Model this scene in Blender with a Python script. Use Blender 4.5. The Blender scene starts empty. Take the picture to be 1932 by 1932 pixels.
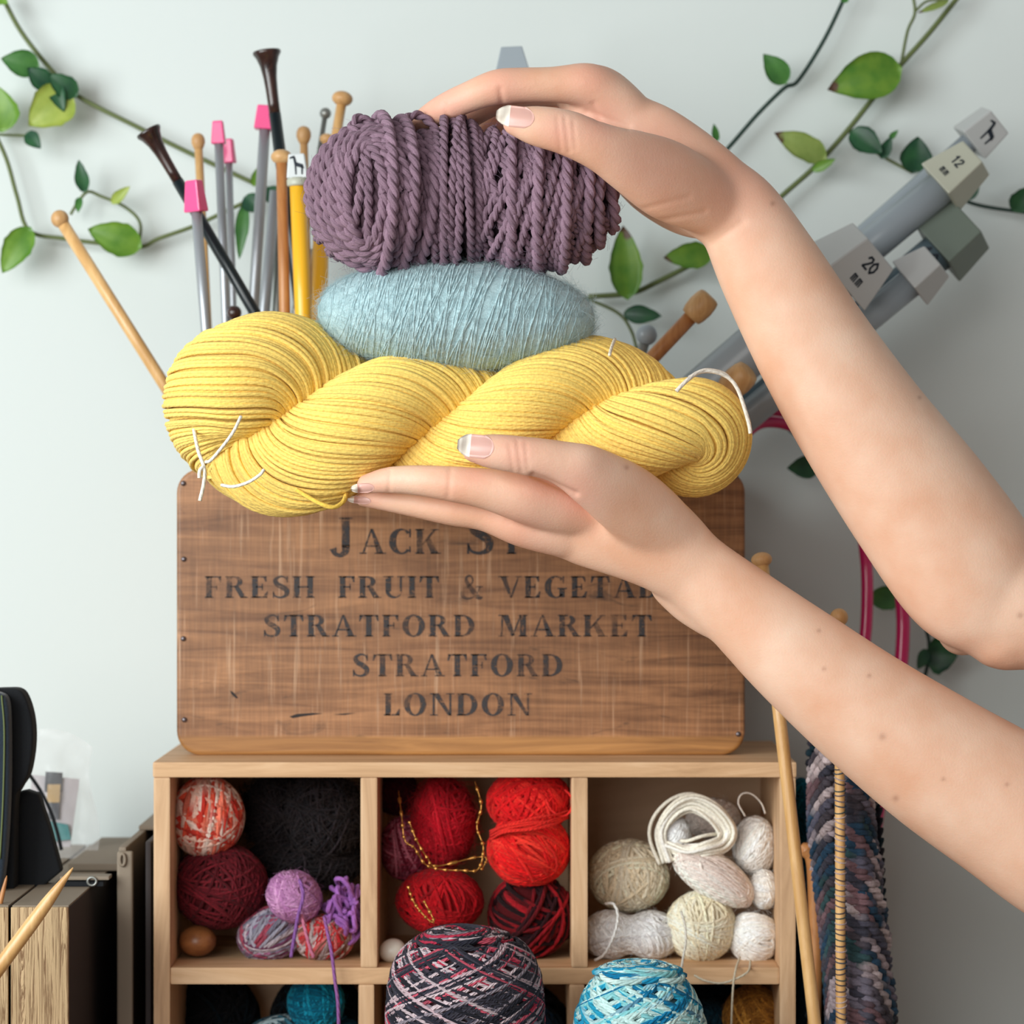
import bpy, bmesh, math, random
import numpy as np
from mathutils import Vector, Matrix
from mathutils.bvhtree import BVHTree

sc = bpy.context.scene
COL = sc.collection
PI = math.pi

# ------------------------------------------------------------------ camera
F = 5600.0            # focal length in pixels of the 1932 px frame
D = 1.6               # camera distance to the front of the cubby shelf (y = 0)
ZC = 1.117            # camera height
cam_d = bpy.data.cameras.new('camera')
cam_d.sensor_width = 36.0
cam_d.lens = 36.0 * F / 1932.0
cam_d.clip_start = 0.05
cam_d.dof.use_dof = True
cam_d.dof.focus_distance = D - 0.135
cam_d.dof.aperture_fstop = 11.0
cam = bpy.data.objects.new('camera', cam_d)
COL.objects.link(cam)
cam.location = (0, -D, ZC)
cam.rotation_euler = (PI / 2, 0, 0)
sc.camera = cam

# ------------------------------------------------------------------ light
w = bpy.data.worlds.new('room_light')
sc.world = w
w.use_nodes = True
w.node_tree.nodes['Background'].inputs[0].default_value = (1.0, 0.975, 0.94, 1)
w.node_tree.nodes['Background'].inputs[1].default_value = 0.24

def area_light(name, loc, target, size, size_y, power, color):
    l = bpy.data.lights.new(name, 'AREA')
    l.shape = 'RECTANGLE'; l.size = size; l.size_y = size_y
    l.energy = power; l.color = color
    o = bpy.data.objects.new(name, l); COL.objects.link(o)
    o.location = loc
    d = Vector(target) - Vector(loc)
    o.rotation_euler = d.to_track_quat('-Z', 'Y').to_euler()
    return o
area_light('window_light', (-1.03, -0.95, ZC + 0.24), (-0.02, 0.0, ZC + 0.14), 0.8, 0.8, 20, (0.93, 1.0, 0.995))
area_light('front_fill_light', (-0.75, -2.35, ZC + 0.42), (0.0, 0.05, ZC - 0.12), 1.3, 1.3, 25, (1.0, 0.985, 0.955))  # added frontal fill that brightens the cubby interior, not a window
sc.view_settings.view_transform = 'Standard'
sc.view_settings.look = 'None'
sc.view_settings.gamma = 1.0
sc.view_settings.use_curve_mapping = False
sc.view_settings.exposure = -0.10

# ------------------------------------------------------------------ helpers
def P(px, py, y):
    s = (y + D) / F
    return np.array([(px - 966.0) * s, y, ZC + (966.0 - py) * s])

def M_(n, y):          # n pixels seen at depth y, in metres
    return n * (y + D) / F

def lin(c):
    """sRGB 0-255 -> linear"""
    out = []
    for v in c:
        v = v / 255.0
        out.append(v / 12.92 if v <= 0.04045 else ((v + 0.055) / 1.055) ** 2.4)
    return tuple(out)

def link(o, parent=None):
    COL.objects.link(o)
    if parent is not None:
        o.parent = parent
    return o

def tag(o, label=None, cat=None, group=None, kind=None):
    if label: o['label'] = label
    if cat: o['category'] = cat
    if group: o['group'] = group
    if kind: o['kind'] = kind
    return o

def empty(name, loc, label, cat, group=None):
    o = bpy.data.objects.new(name, None)
    o.empty_display_size = 0.02
    o.location = (0, 0, 0)
    link(o)
    return tag(o, label, cat, group)

def mesh_np(name, V, FQ, mat=None, parent=None, smooth=True, col=None, uv=None):
    """V (n,3); FQ: (m,k) int array or list of such arrays; col (n,3) per vertex; uv per loop"""
    if not isinstance(FQ, (list, tuple)):
        FQ = [FQ]
    me = bpy.data.meshes.new(name)
    V = np.asarray(V, dtype=np.float32)
    me.vertices.add(len(V))
    me.vertices.foreach_set('co', V.ravel())
    idx = np.concatenate([np.asarray(f, dtype=np.int32).ravel() for f in FQ])
    tot = np.concatenate([np.full(len(f), f.shape[1], dtype=np.int32) for f in FQ])
    start = np.concatenate([[0], np.cumsum(tot)[:-1]]).astype(np.int32)
    me.loops.add(len(idx))
    me.loops.foreach_set('vertex_index', idx)
    me.polygons.add(len(tot))
    me.polygons.foreach_set('loop_start', start)
    me.polygons.foreach_set('use_smooth', np.full(len(tot), smooth, dtype=bool))
    if uv is not None:
        l = me.uv_layers.new(name='UVMap')
        l.data.foreach_set('uv', np.asarray(uv, dtype=np.float32).ravel())
    me.update(calc_edges=True)
    if col is not None:
        a = me.color_attributes.new('col', 'FLOAT_COLOR', 'POINT')
        c4 = np.ones((len(V), 4), dtype=np.float32); c4[:, :3] = col
        a.data.foreach_set('color', c4.ravel())
    if mat is not None:
        me.materials.append(mat)
    o = bpy.data.objects.new(name, me)
    return link(o, parent)

def bm_obj(name, bm, mat, parent=None, smooth=False, bevel=0.0, seg=2):
    bmesh.ops.recalc_face_normals(bm, faces=bm.faces); bm.normal_update()
    if bevel > 0:
        bmesh.ops.bevel(bm, geom=[e for e in bm.edges if e.calc_face_angle(0) > 0.5], offset=bevel, segments=seg, affect='EDGES', profile=0.7)
    bmesh.ops.recalc_face_normals(bm, faces=bm.faces)
    me = bpy.data.meshes.new(name)
    for f in bm.faces: f.smooth = smooth
    bm.to_mesh(me); bm.free()
    if mat is not None: me.materials.append(mat)
    return link(bpy.data.objects.new(name, me), parent)

def box_bm(x0, x1, y0, y1, z0, z1, bm=None):
    bm = bm or bmesh.new()
    vs = [bm.verts.new(v) for v in ((x0,y0,z0),(x1,y0,z0),(x1,y1,z0),(x0,y1,z0),(x0,y0,z1),(x1,y0,z1),(x1,y1,z1),(x0,y1,z1))]
    for f in ((0,3,2,1),(4,5,6,7),(0,1,5,4),(1,2,6,5),(2,3,7,6),(3,0,4,7)):
        bm.faces.new([vs[i] for i in f])
    return bm

def prism_bm(pts, y0, y1):
    """outline pts (x,z) extruded from y0 to y1"""
    bm = bmesh.new()
    a = [bm.verts.new((p[0], y0, p[1])) for p in pts]
    b = [bm.verts.new((p[0], y1, p[1])) for p in pts]
    n = len(pts)
    bm.faces.new(a); bm.faces.new(b[::-1])
    for i in range(n):
        bm.faces.new((a[i], b[i], b[(i+1) % n], a[(i+1) % n]))
    return bm

def catmull(pts, sub):
    pts = np.asarray(pts, float)
    n = len(pts)
    if n < 3:
        t = np.linspace(0, 1, sub + 1)[:, None]
        return pts[0] * (1 - t) + pts[1] * t
    ext = np.vstack([2 * pts[0] - pts[1], pts, 2 * pts[-1] - pts[-2]])
    out = []
    for i in range(n - 1):
        p0, p1, p2, p3 = ext[i:i + 4]
        for t in np.arange(sub) / sub:
            out.append(0.5 * ((2*p1) + (-p0+p2)*t + (2*p0-5*p1+4*p2-p3)*t*t + (-p0+3*p1-3*p2+p3)*t**3))
    out.append(pts[-1])
    return np.array(out)

def tubes(C, rad, sides=6, closed=False, col=None, ref=None, cap=True):
    """C (M,N,3) curves; rad scalar or broadcastable to (M,N); returns V, faces list, col, uv"""
    C = np.asarray(C, float)
    if C.ndim == 2: C = C[None]
    M, N, _ = C.shape
    if closed:
        T = np.roll(C, -1, 1) - np.roll(C, 1, 1)
    else:
        T = np.gradient(C, axis=1)
    T /= np.linalg.norm(T, axis=2, keepdims=True) + 1e-12
    if ref is not None:
        R = np.broadcast_to(ref, C.shape)
        n = R - (R * T).sum(2, keepdims=True) * T
        n /= np.linalg.norm(n, axis=2, keepdims=True) + 1e-12
    else:
        n = np.zeros_like(C)
        r0 = np.where(np.abs(T[:, 0, 2:3]) < 0.8, np.array([[0, 0, 1.0]]), np.array([[1.0, 0, 0]]))
        v = r0 - (r0 * T[:, 0]).sum(1, keepdims=True) * T[:, 0]
        v /= np.linalg.norm(v, axis=1, keepdims=True) + 1e-12
        n[:, 0] = v
        for i in range(1, N):
            v = v - (v * T[:, i]).sum(1, keepdims=True) * T[:, i]
            v /= np.linalg.norm(v, axis=1, keepdims=True) + 1e-12
            n[:, i] = v
    b = np.cross(T, n)
    r = np.broadcast_to(np.asarray(rad, float), (M, N))[:, :, None, None]
    a = np.arange(sides) * 2 * PI / sides
    ring = C[:, :, None, :] + r * (np.cos(a)[None, None, :, None] * n[:, :, None, :] + np.sin(a)[None, None, :, None] * b[:, :, None, :])
    V = ring.reshape(-1, 3)
    base = (np.arange(M) * N * sides)[:, None, None]
    NI = N if closed else N - 1
    i = np.arange(NI)[None, :, None]; j = np.arange(sides)[None, None, :]
    i2 = (i + 1) % N; j2 = (j + 1) % sides
    q = np.stack(np.broadcast_arrays(base + i*sides + j, base + i*sides + j2, base + i2*sides + j2, base + i2*sides + j), -1).reshape(-1, 4)
    faces = [q]
    seg = np.linalg.norm(np.diff(C, axis=1, append=C[:, :1]), axis=2)
    L = np.concatenate([np.zeros((M, 1)), np.cumsum(seg, 1)], 1)      # (M,N+1)
    rm = float(np.mean(np.broadcast_to(np.asarray(rad, float), (M, N))))
    L = L / (2 * PI * rm + 1e-9)
    va = L[:, :NI][:, :, None]; vb = L[:, 1:NI + 1][:, :, None]
    ja = (np.arange(sides) / sides)[None, None, :]; jb = ja + 1.0 / sides
    sh = (M, NI, sides)
    uv = np.stack([np.stack([np.broadcast_to(ja, sh), np.broadcast_to(va, sh)], -1),
                   np.stack([np.broadcast_to(jb, sh), np.broadcast_to(va, sh)], -1),
                   np.stack([np.broadcast_to(jb, sh), np.broadcast_to(vb, sh)], -1),
                   np.stack([np.broadcast_to(ja, sh), np.broadcast_to(vb, sh)], -1)], 3).reshape(-1, 2)
    if cap and not closed:
        st = (np.arange(M) * N * sides)[:, None]
        c0 = st + np.arange(sides)[::-1][None]
        c1 = st + (N - 1) * sides + np.arange(sides)[None]
        caps = np.vstack([c0, c1])
        faces.append(caps)
        uv = np.vstack([uv, np.zeros((caps.size, 2))])
    if col is not None:
        cc = np.broadcast_to(np.asarray(col, float), (M, N, 3))
        col = np.repeat(cc[:, :, None, :], sides, 2).reshape(-1, 3)
    return V, faces, col, uv

class Geo:
    """collects pieces of one mesh"""
    def __init__(s): s.V=[]; s.F={}; s.U={}; s.C=[]; s.n=0
    def add(s, V, faces, col=None, uv=None, default=(0.5, 0.5, 0.5)):
        V = np.asarray(V, float)
        k = 0
        for f in faces:
            f = np.asarray(f)
            m = f.shape[1]
            s.F.setdefault(m, []).append(f + s.n)
            cnt = f.size
            s.U.setdefault(m, []).append(uv[k:k + cnt] if uv is not None else np.zeros((cnt, 2)))
            k += cnt
        s.C.append(np.asarray(col) if col is not None else np.tile(np.array(default, float), (len(V), 1)))
        s.V.append(V); s.n += len(V)
        return s
    def tube(s, C, rad, sides=6, closed=False, col=None, ref=None, cap=True):
        V, f, c, u = tubes(C, rad, sides, closed, col if col is not None else (0.5, 0.5, 0.5), ref, cap)
        return s.add(V, f, c, u)
    def obj(s, name, mat, parent=None, smooth=True):
        ks = list(s.F)
        FQ = [np.vstack(s.F[k]) for k in ks]
        uv = np.vstack([np.vstack(s.U[k]) for k in ks])
        return mesh_np(name, np.vstack(s.V), FQ, mat, parent, smooth, np.vstack(s.C), uv)

def sphere_grid(c, r, R=None, nu=28, nv=18, expo=1.0):
    u = np.arange(nu) * 2 * PI / nu; v = np.linspace(-PI/2, PI/2, nv)
    U, W = np.meshgrid(u, v)
    sp = lambda x: np.sign(x) * np.abs(x) ** expo
    p = np.stack([np.cos(W) * np.cos(U) * r[0], np.cos(W) * np.sin(U) * r[1], sp(np.sin(W)) * r[2]], -1).reshape(-1, 3)
    if R is not None: p = p @ np.asarray(R).T
    p = p + np.asarray(c)
    i = np.arange(nv - 1)[:, None]; j = np.arange(nu)[None]
    q = np.stack(np.broadcast_arrays(i*nu + j, i*nu + (j+1) % nu, (i+1)*nu + (j+1) % nu, (i+1)*nu + j), -1).reshape(-1, 4)
    return p, [q]

def lathe_pts(prof, origin, axis, sides=20, ref=None):
    """prof list of (r, h) ; origin point h=0 ; axis direction of +h."""
    ax = np.asarray(axis, float); ax /= np.linalg.norm(ax)
    r0 = np.array([0, 1.0, 0]) if abs(ax[1]) < 0.9 else np.array([1.0, 0, 0])
    n = r0 - ax * (r0 @ ax); n /= np.linalg.norm(n); b = np.cross(ax, n)
    a = np.arange(sides) * 2 * PI / sides
    V = []
    for r, h in prof:
        V.append(np.asarray(origin) + ax * h + r * (np.cos(a)[:, None] * n + np.sin(a)[:, None] * b))
    V = np.vstack(V); k = len(prof)
    i = np.arange(k - 1)[:, None]; j = np.arange(sides)[None]
    q = np.stack(np.broadcast_arrays(i*sides + j, i*sides + (j+1) % sides, (i+1)*sides + (j+1) % sides, (i+1)*sides + j), -1).reshape(-1, 4)
    caps = np.vstack([np.arange(sides)[::-1], (k-1)*sides + np.arange(sides)])
    return V, [q, caps]

def rotm(rx=0, ry=0, rz=0):
    return np.array(Matrix.Rotation(rz, 3, 'Z') @ Matrix.Rotation(ry, 3, 'Y') @ Matrix.Rotation(rx, 3, 'X'))

# ------------------------------------------------------------------ materials
def new_mat(name):
    m = bpy.data.materials.new(name); m.use_nodes = True
    nt = m.node_tree
    return m, nt, nt.nodes['Principled BSDF']

def N(nt, t, **kw):
    n = nt.nodes.new(t)
    for k, v in kw.items(): setattr(n, k, v)
    return n

def plain(name, c, rough=0.5, metal=0.0, spec=0.5, bump=0.0, bscale=300, var=0.0, vscale=40, coat=0.0, sheen=0.0, trans=0.0, alpha=1.0, sss=0.0):
    m, nt, b = new_mat(name)
    b.inputs['Base Color'].default_value = (*c, 1)
    b.inputs['Roughness'].default_value = rough
    b.inputs['Metallic'].default_value = metal
    b.inputs['Specular IOR Level'].default_value = spec
    b.inputs['Coat Weight'].default_value = coat
    b.inputs['Sheen Weight'].default_value = sheen
    b.inputs['Transmission Weight'].default_value = trans
    b.inputs['Alpha'].default_value = alpha
    if sss:
        b.inputs['Subsurface Weight'].default_value = sss
        b.inputs['Subsurface Radius'].default_value = (1, .4, .25)
        b.inputs['Subsurface Scale'].default_value = 0.004
    tc = N(nt, 'ShaderNodeTexCoord')
    if var > 0:
        n = N(nt, 'ShaderNodeTexNoise'); n.inputs['Scale'].default_value = vscale; n.inputs['Detail'].default_value = 4
        nt.links.new(tc.outputs['Object'], n.inputs['Vector'])
        r = N(nt, 'ShaderNodeMapRange'); r.inputs[3].default_value = 1 - var; r.inputs[4].default_value = 1 + var
        nt.links.new(n.outputs['Fac'], r.inputs[0])
        h = N(nt, 'ShaderNodeHueSaturation'); h.inputs['Color'].default_value = (*c, 1)
        nt.links.new(r.outputs[0], h.inputs['Value'])
        nt.links.new(h.outputs[0], b.inputs['Base Color'])
    if bump > 0:
        n = N(nt, 'ShaderNodeTexNoise'); n.inputs['Scale'].default_value = bscale; n.inputs['Detail'].default_value = 3
        nt.links.new(tc.outputs['Object'], n.inputs['Vector'])
        bp = N(nt, 'ShaderNodeBump'); bp.inputs['Strength'].default_value = bump; bp.inputs['Distance'].default_value = 0.001
        nt.links.new(n.outputs['Fac'], bp.inputs['Height']); nt.links.new(bp.outputs[0], b.inputs['Normal'])
    return m

def yarn_mat(name, ply=2, turns=0.35, bump=0.6, rough=0.9, sheen=0.03, fuzz=900, gain=1.0):
    """colour comes from the strand itself (attribute), plied twist as fine relief along the strand"""
    m, nt, b = new_mat(name)
    at = N(nt, 'ShaderNodeAttribute', attribute_name='col')
    tc = N(nt, 'ShaderNodeTexCoord')
    nz = N(nt, 'ShaderNodeTexNoise'); nz.inputs['Scale'].default_value = fuzz; nz.inputs['Detail'].default_value = 3
    nt.links.new(tc.outputs['Object'], nz.inputs['Vector'])
    mr = N(nt, 'ShaderNodeMapRange'); mr.inputs[1].default_value = 0.3; mr.inputs[2].default_value = 0.7
    mr.inputs[3].default_value = 0.82 * gain; mr.inputs[4].default_value = 1.12 * gain
    nt.links.new(nz.outputs['Fac'], mr.inputs[0])
    h = N(nt, 'ShaderNodeHueSaturation')
    nt.links.new(at.outputs['Color'], h.inputs['Color']); nt.links.new(mr.outputs[0], h.inputs['Value'])
    nt.links.new(h.outputs[0], b.inputs['Base Color'])
    b.inputs['Roughness'].default_value = rough
    b.inputs['Specular IOR Level'].default_value = 0.2
    b.inputs['Sheen Weight'].default_value = sheen
    b.inputs['Sheen Roughness'].default_value = 0.5
    sx = N(nt, 'ShaderNodeSeparateXYZ'); nt.links.new(tc.outputs['UV'], sx.inputs[0])
    m1 = N(nt, 'ShaderNodeMath', operation='MULTIPLY'); m1.inputs[1].default_value = 2 * PI * ply; nt.links.new(sx.outputs[0], m1.inputs[0])
    m2 = N(nt, 'ShaderNodeMath', operation='MULTIPLY'); m2.inputs[1].default_value = 2 * PI * ply * turns; nt.links.new(sx.outputs[1], m2.inputs[0])
    ad = N(nt, 'ShaderNodeMath', operation='ADD'); nt.links.new(m1.outputs[0], ad.inputs[0]); nt.links.new(m2.outputs[0], ad.inputs[1])
    sn = N(nt, 'ShaderNodeMath', operation='SINE'); nt.links.new(ad.outputs[0], sn.inputs[0])
    ab = N(nt, 'ShaderNodeMath', operation='ABSOLUTE'); nt.links.new(sn.outputs[0], ab.inputs[0])
    mx = N(nt, 'ShaderNodeMath', operation='MULTIPLY_ADD'); mx.inputs[1].default_value = 0.6
    nt.links.new(nz.outputs['Fac'], mx.inputs[0]); nt.links.new(ab.outputs[0], mx.inputs[2])
    bp = N(nt, 'ShaderNodeBump'); bp.inputs['Strength'].default_value = bump; bp.inputs['Distance'].default_value = 0.0006
    nt.links.new(mx.outputs[0], bp.inputs['Height']); nt.links.new(bp.outputs[0], b.inputs['Normal'])
    return m

def wood_mat(name, c1, c2, c3=None, scale=(8, 60, 60), rough=0.55, bump=0.15, dist=2.0, coat=0.0, detail=6):
    m, nt, b = new_mat(name)
    tc = N(nt, 'ShaderNodeTexCoord'); mp = N(nt, 'ShaderNodeMapping'); mp.inputs['Scale'].default_value = scale
    nt.links.new(tc.outputs['Object'], mp.inputs[0])
    nz = N(nt, 'ShaderNodeTexNoise'); nz.inputs['Scale'].default_value = 1.0; nz.inputs['Detail'].default_value = detail; nz.inputs['Distortion'].default_value = dist; nz.inputs['Roughness'].default_value = 0.65
    nt.links.new(mp.outputs[0], nz.inputs['Vector'])
    cr = N(nt, 'ShaderNodeValToRGB')
    cr.color_ramp.elements[0].position = 0.32; cr.color_ramp.elements[0].color = (*c1, 1)
    cr.color_ramp.elements[1].position = 0.68; cr.color_ramp.elements[1].color = (*c2, 1)
    if c3 is not None:
        e = cr.color_ramp.elements.new(0.5); e.color = (*c3, 1)
    nt.links.new(nz.outputs['Fac'], cr.inputs[0]); nt.links.new(cr.outputs[0], b.inputs['Base Color'])
    b.inputs['Roughness'].default_value = rough
    b.inputs['Coat Weight'].default_value = coat
    bp = N(nt, 'ShaderNodeBump'); bp.inputs['Strength'].default_value = bump; bp.inputs['Distance'].default_value = 0.001
    nt.links.new(nz.outputs['Fac'], bp.inputs['Height']); nt.links.new(bp.outputs[0], b.inputs['Normal'])
    return m

MAT = {}
MAT['wall'] = plain('wall_paint', (0.70, 0.755, 0.745), 0.9, bump=0.08, bscale=120, var=0.02, vscale=3, spec=0.2)
MAT['table'] = wood_mat('table_wood', lin((120, 90, 66)), lin((150, 118, 88)), scale=(3, 40, 40))
MAT['floor'] = wood_mat('floor_wood', lin((110, 85, 65)), lin((140, 112, 86)), scale=(2, 20, 20))
MAT['pine'] = wood_mat('cubby_wood', lin((190, 148, 108)), lin((230, 192, 152)), lin((214, 172, 130)), scale=(7, 50, 50), rough=0.6)
MAT['pine_v'] = wood_mat('cubby_wood_upright', lin((188, 148, 112)), lin((226, 190, 152)), lin((212, 172, 132)), scale=(50, 50, 7), rough=0.6)
MAT['back'] = wood_mat('cubby_back_wood', lin((196, 164, 132)), lin((216, 184, 154)), scale=(5, 30, 20), rough=0.7)
MAT['bamboo'] = wood_mat('bamboo', lin((200, 150, 90)), lin((232, 188, 128)), scale=(60, 60, 12), rough=0.38, bump=0.03, coat=0.2)
MAT['birch'] = wood_mat('birch_wood', lin((188, 140, 88)), lin((220, 176, 122)), scale=(70, 70, 20), rough=0.45, bump=0.03)
MAT['cherry'] = wood_mat('cherry_wood', lin((160, 100, 55)), lin((196, 136, 82)), scale=(70, 70, 14), rough=0.4, bump=0.03)
MAT['rosewood'] = wood_mat('rosewood', lin((30, 18, 16)), lin((70, 44, 38)), scale=(60, 60, 25), rough=0.22, bump=0.02, coat=0.3)
MAT['ebony'] = plain('ebony_black', lin((20, 30, 34)), 0.3)
MAT['aluminium'] = plain('grey_anodised_metal', lin((176, 180, 186)), 0.38, metal=0.55)
MAT['steel'] = plain('dull_steel', lin((150, 152, 148)), 0.4, metal=0.7)
MAT['pink'] = plain('pink_plastic', lin((244, 84, 146)), 0.28, coat=0.3, sss=0.1)
MAT['yellowpl'] = plain('yellow_plastic', lin((248, 186, 40)), 0.32, coat=0.2)
MAT['whitepl'] = plain('white_plastic', lin((214, 220, 222)), 0.4)
MAT['greypl'] = plain('grey_plastic', lin((156, 166, 174)), 0.36, coat=0.1)
MAT['greypl2'] = plain('pale_grey_plastic', lin((190, 192, 192)), 0.4)
MAT['creampl'] = plain('cream_grey_plastic', lin((186, 188, 172)), 0.4)
MAT['greenpl'] = plain('grey_green_plastic', lin((112, 124, 114)), 0.45)
MAT['slatepl'] = plain('slate_plastic', lin((98, 116, 126)), 0.4)
MAT['print'] = plain('printed_navy_ink', lin((22, 34, 48)), 0.6)
MAT['navyfab'] = plain('navy_felt', lin((26, 40, 54)), 0.95, bump=0.5, bscale=900, sheen=0.3, var=0.2, vscale=200)
MAT['blackfab'] = plain('black_felt', lin((16, 19, 24)), 0.95, bump=0.4, bscale=700)
MAT['olive'] = plain('olive_card', lin((136, 122, 106)), 0.7, var=0.08, vscale=60, bump=0.1, bscale=200)
MAT['darkcard'] = plain('dark_brown_card', lin((42, 34, 34)), 0.75)
MAT['barkpaper'] = None
MAT['pinktube'] = plain('pink_tube', lin((206, 34, 102)), 0.15, coat=0.5)
MAT['teal'] = plain('teal_fabric', lin((0, 112, 134)), 0.8)
MAT['gold'] = plain('gold_thread', lin((196, 140, 70)), 0.3, metal=0.8)
MAT['white_matte'] = plain('white_ceramic', lin((236, 232, 220)), 0.35)
MAT['walnut'] = wood_mat('egg_wood', lin((120, 72, 40)), lin((172, 112, 66)), scale=(40, 40, 60), rough=0.35)
MAT['nailhead'] = plain('nail_steel', lin((120, 112, 116)), 0.35, metal=0.9)
MAT['whitethread'] = plain('white_cotton', lin((246, 240, 226)), 0.9, bump=0.5, bscale=1500)
MAT['yarn'] = yarn_mat('wool_yarn')
MAT['yarn_smooth'] = yarn_mat('plied_wool_yarn', ply=2, turns=0.5, bump=0.8, fuzz=600)
MAT['yarn_big'] = yarn_mat('thick_plied_wool', ply=3, turns=0.25, bump=0.35, fuzz=1600)
MAT['mohair'] = yarn_mat('mohair_yarn', ply=1, turns=0.2, bump=0.5, fuzz=1200, sheen=0.4)
MAT['yarn_cotton'] = yarn_mat('cotton_yarn', ply=2, turns=0.4, bump=0.22, fuzz=800, sheen=0.08)
MAT['stem'] = plain('vine_stem', lin((96, 108, 62)), 0.6, var=0.15, vscale=60)
MAT['stemdark'] = plain('dark_vine_stem', lin((32, 58, 50)), 0.55)

def leaf_mat(name, c, c2, brown=False):
    m, nt, b = new_mat(name)
    tc = N(nt, 'ShaderNodeTexCoord')
    n = N(nt, 'ShaderNodeTexNoise'); n.inputs['Scale'].default_value = 90; n.inputs['Detail'].default_value = 4
    nt.links.new(tc.outputs['Object'], n.inputs['Vector'])
    cr = N(nt, 'ShaderNodeValToRGB')
    cr.color_ramp.elements[0].position = 0.3; cr.color_ramp.elements[0].color = (*c, 1)
    cr.color_ramp.elements[1].position = 0.7; cr.color_ramp.elements[1].color = (*c2, 1)
    nt.links.new(n.outputs['Fac'], cr.inputs[0])
    out = cr.outputs[0]
    if brown:      # browned dry patches near the leaf tip (uv: x along the leaf)
        sx = N(nt, 'ShaderNodeSeparateXYZ'); nt.links.new(tc.outputs['UV'], sx.inputs[0])
        n2 = N(nt, 'ShaderNodeTexNoise'); n2.inputs['Scale'].default_value = 160
        nt.links.new(tc.outputs['Object'], n2.inputs['Vector'])
        ad = N(nt, 'ShaderNodeMath', operation='MULTIPLY_ADD'); ad.inputs[1].default_value = 0.5
        nt.links.new(n2.outputs['Fac'], ad.inputs[0]); nt.links.new(sx.outputs[0], ad.inputs[2])
        mr = N(nt, 'ShaderNodeMapRange'); mr.inputs[1].default_value = 1.1; mr.inputs[2].default_value = 1.17
        nt.links.new(ad.outputs[0], mr.inputs[0])
        mx = N(nt, 'ShaderNodeMix', data_type='RGBA')
        nt.links.new(mr.outputs[0], mx.inputs[0]); nt.links.new(out, mx.inputs[6]); mx.inputs[7].default_value = (*lin((88, 62, 46)), 1)
        out = mx.outputs[2]
    nt.links.new(out, b.inputs['Base Color'])
    b.inputs['Roughness'].default_value = 0.45
    b.inputs['Subsurface Weight'].default_value = 0.0
    return m
MAT['leaf_bright'] = leaf_mat('leaf_bright_green', lin((80, 128, 36)), lin((116, 156, 54)))
MAT['leaf_mid'] = leaf_mat('leaf_mid_green', lin((52, 104, 48)), lin((76, 130, 60)))
MAT['leaf_dark'] = leaf_mat('leaf_dark_green', lin((18, 62, 44)), lin((40, 92, 52)))
MAT['leaf_yellow'] = leaf_mat('leaf_yellow_green', lin((136, 158, 60)), lin((168, 182, 84)))
MAT['leaf_brown'] = leaf_mat('leaf_green_brown_tip', lin((74, 124, 36)), lin((112, 148, 48)), True)
MAT['leaf_ybrown'] = leaf_mat('leaf_yellow_brown_tip', lin((122, 146, 68)), lin((150, 168, 90)), True)

# ================================================================== SETTING
YW = 0.215
ZT = ZC - (2250 - 966) * D / F          # table top height
o = bm_obj('wall_back', box_bm(-2.2, 2.2, YW, YW + 0.1, 0, 2.4), MAT['wall']); tag(o, 'plain pale cool-white painted wall behind everything', kind='structure')
o = bm_obj('floor', box_bm(-2.2, 2.2, -2.6, YW, -0.05, 0.0), MAT['floor']); tag(o, 'brown wooden floor', kind='structure')
tb = empty('table', (0, 0, 0), 'brown wooden table carrying the cubby shelf and yarn', 'table')
bm_obj('table_top', box_bm(-0.42, 0.40, -0.38, YW - 0.004, ZT - 0.03, ZT), MAT['table'], tb, bevel=0.003)
for sx in (-1, 1):
    for yy in (-0.34, 0.15):
        bm_obj('leg', box_bm(sx * 0.37 - 0.025, sx * 0.37 + 0.025, yy, yy + 0.05, 0, ZT - 0.03), MAT['table'], tb, bevel=0.003)

# ------------------------------------------------------------------ cubby shelf
def X0(px, y=0.0): return (px - 966.0) * (y + D) / F
def Z0(py, y=0.0): return ZC + (966.0 - py) * (y + D) / F
CB = 0.15                                   # cubby depth
cub = empty('cubby_shelf', (0, 0, 0), 'pale pine cubby shelf with square compartments full of yarn', 'shelf')
zt0, zt1 = Z0(1467), Z0(1438)
xl0, xl1, xr0, xr1 = X0(288), X0(321), X0(1471), X0(1503)
def board(name, x0, x1, z0, z1, mat, y0=0.0, y1=CB, bv=0.0012):
    return bm_obj(name, box_bm(x0, x1, y0, y1, z0, z1), MAT[mat], cub, bevel=bv)
board('top_board', xl0, xr1, zt0, zt1, 'pine')
board('side_panel', xl0 + .0004, xl1, ZT, zt0, 'pine_v')
board('side_panel', xr0, xr1 - .0004, ZT, zt0, 'pine_v')
zs1, zs0 = Z0(1826), Z0(1858)
board('middle_shelf', xl1, xr0, zs0, zs1, 'pine', y0=0.001)
board('bottom_board', xl1, xr0, ZT, ZT + 0.009, 'pine', y0=0.001)
for a, b in ((680, 712), (1078, 1109)):
    board('divider', X0(a), X0(b), zs1, zt0, 'pine_v', y0=0.0005)
    board('divider', X0(a - 4), X0(b - 6), ZT + 0.009, zs0, 'pine_v', y0=0.0005)
board('back_panel', xl1, xr0, ZT + 0.009, zt0, 'back', y0=CB - 0.026, y1=CB - 0.021, bv=0)

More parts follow.
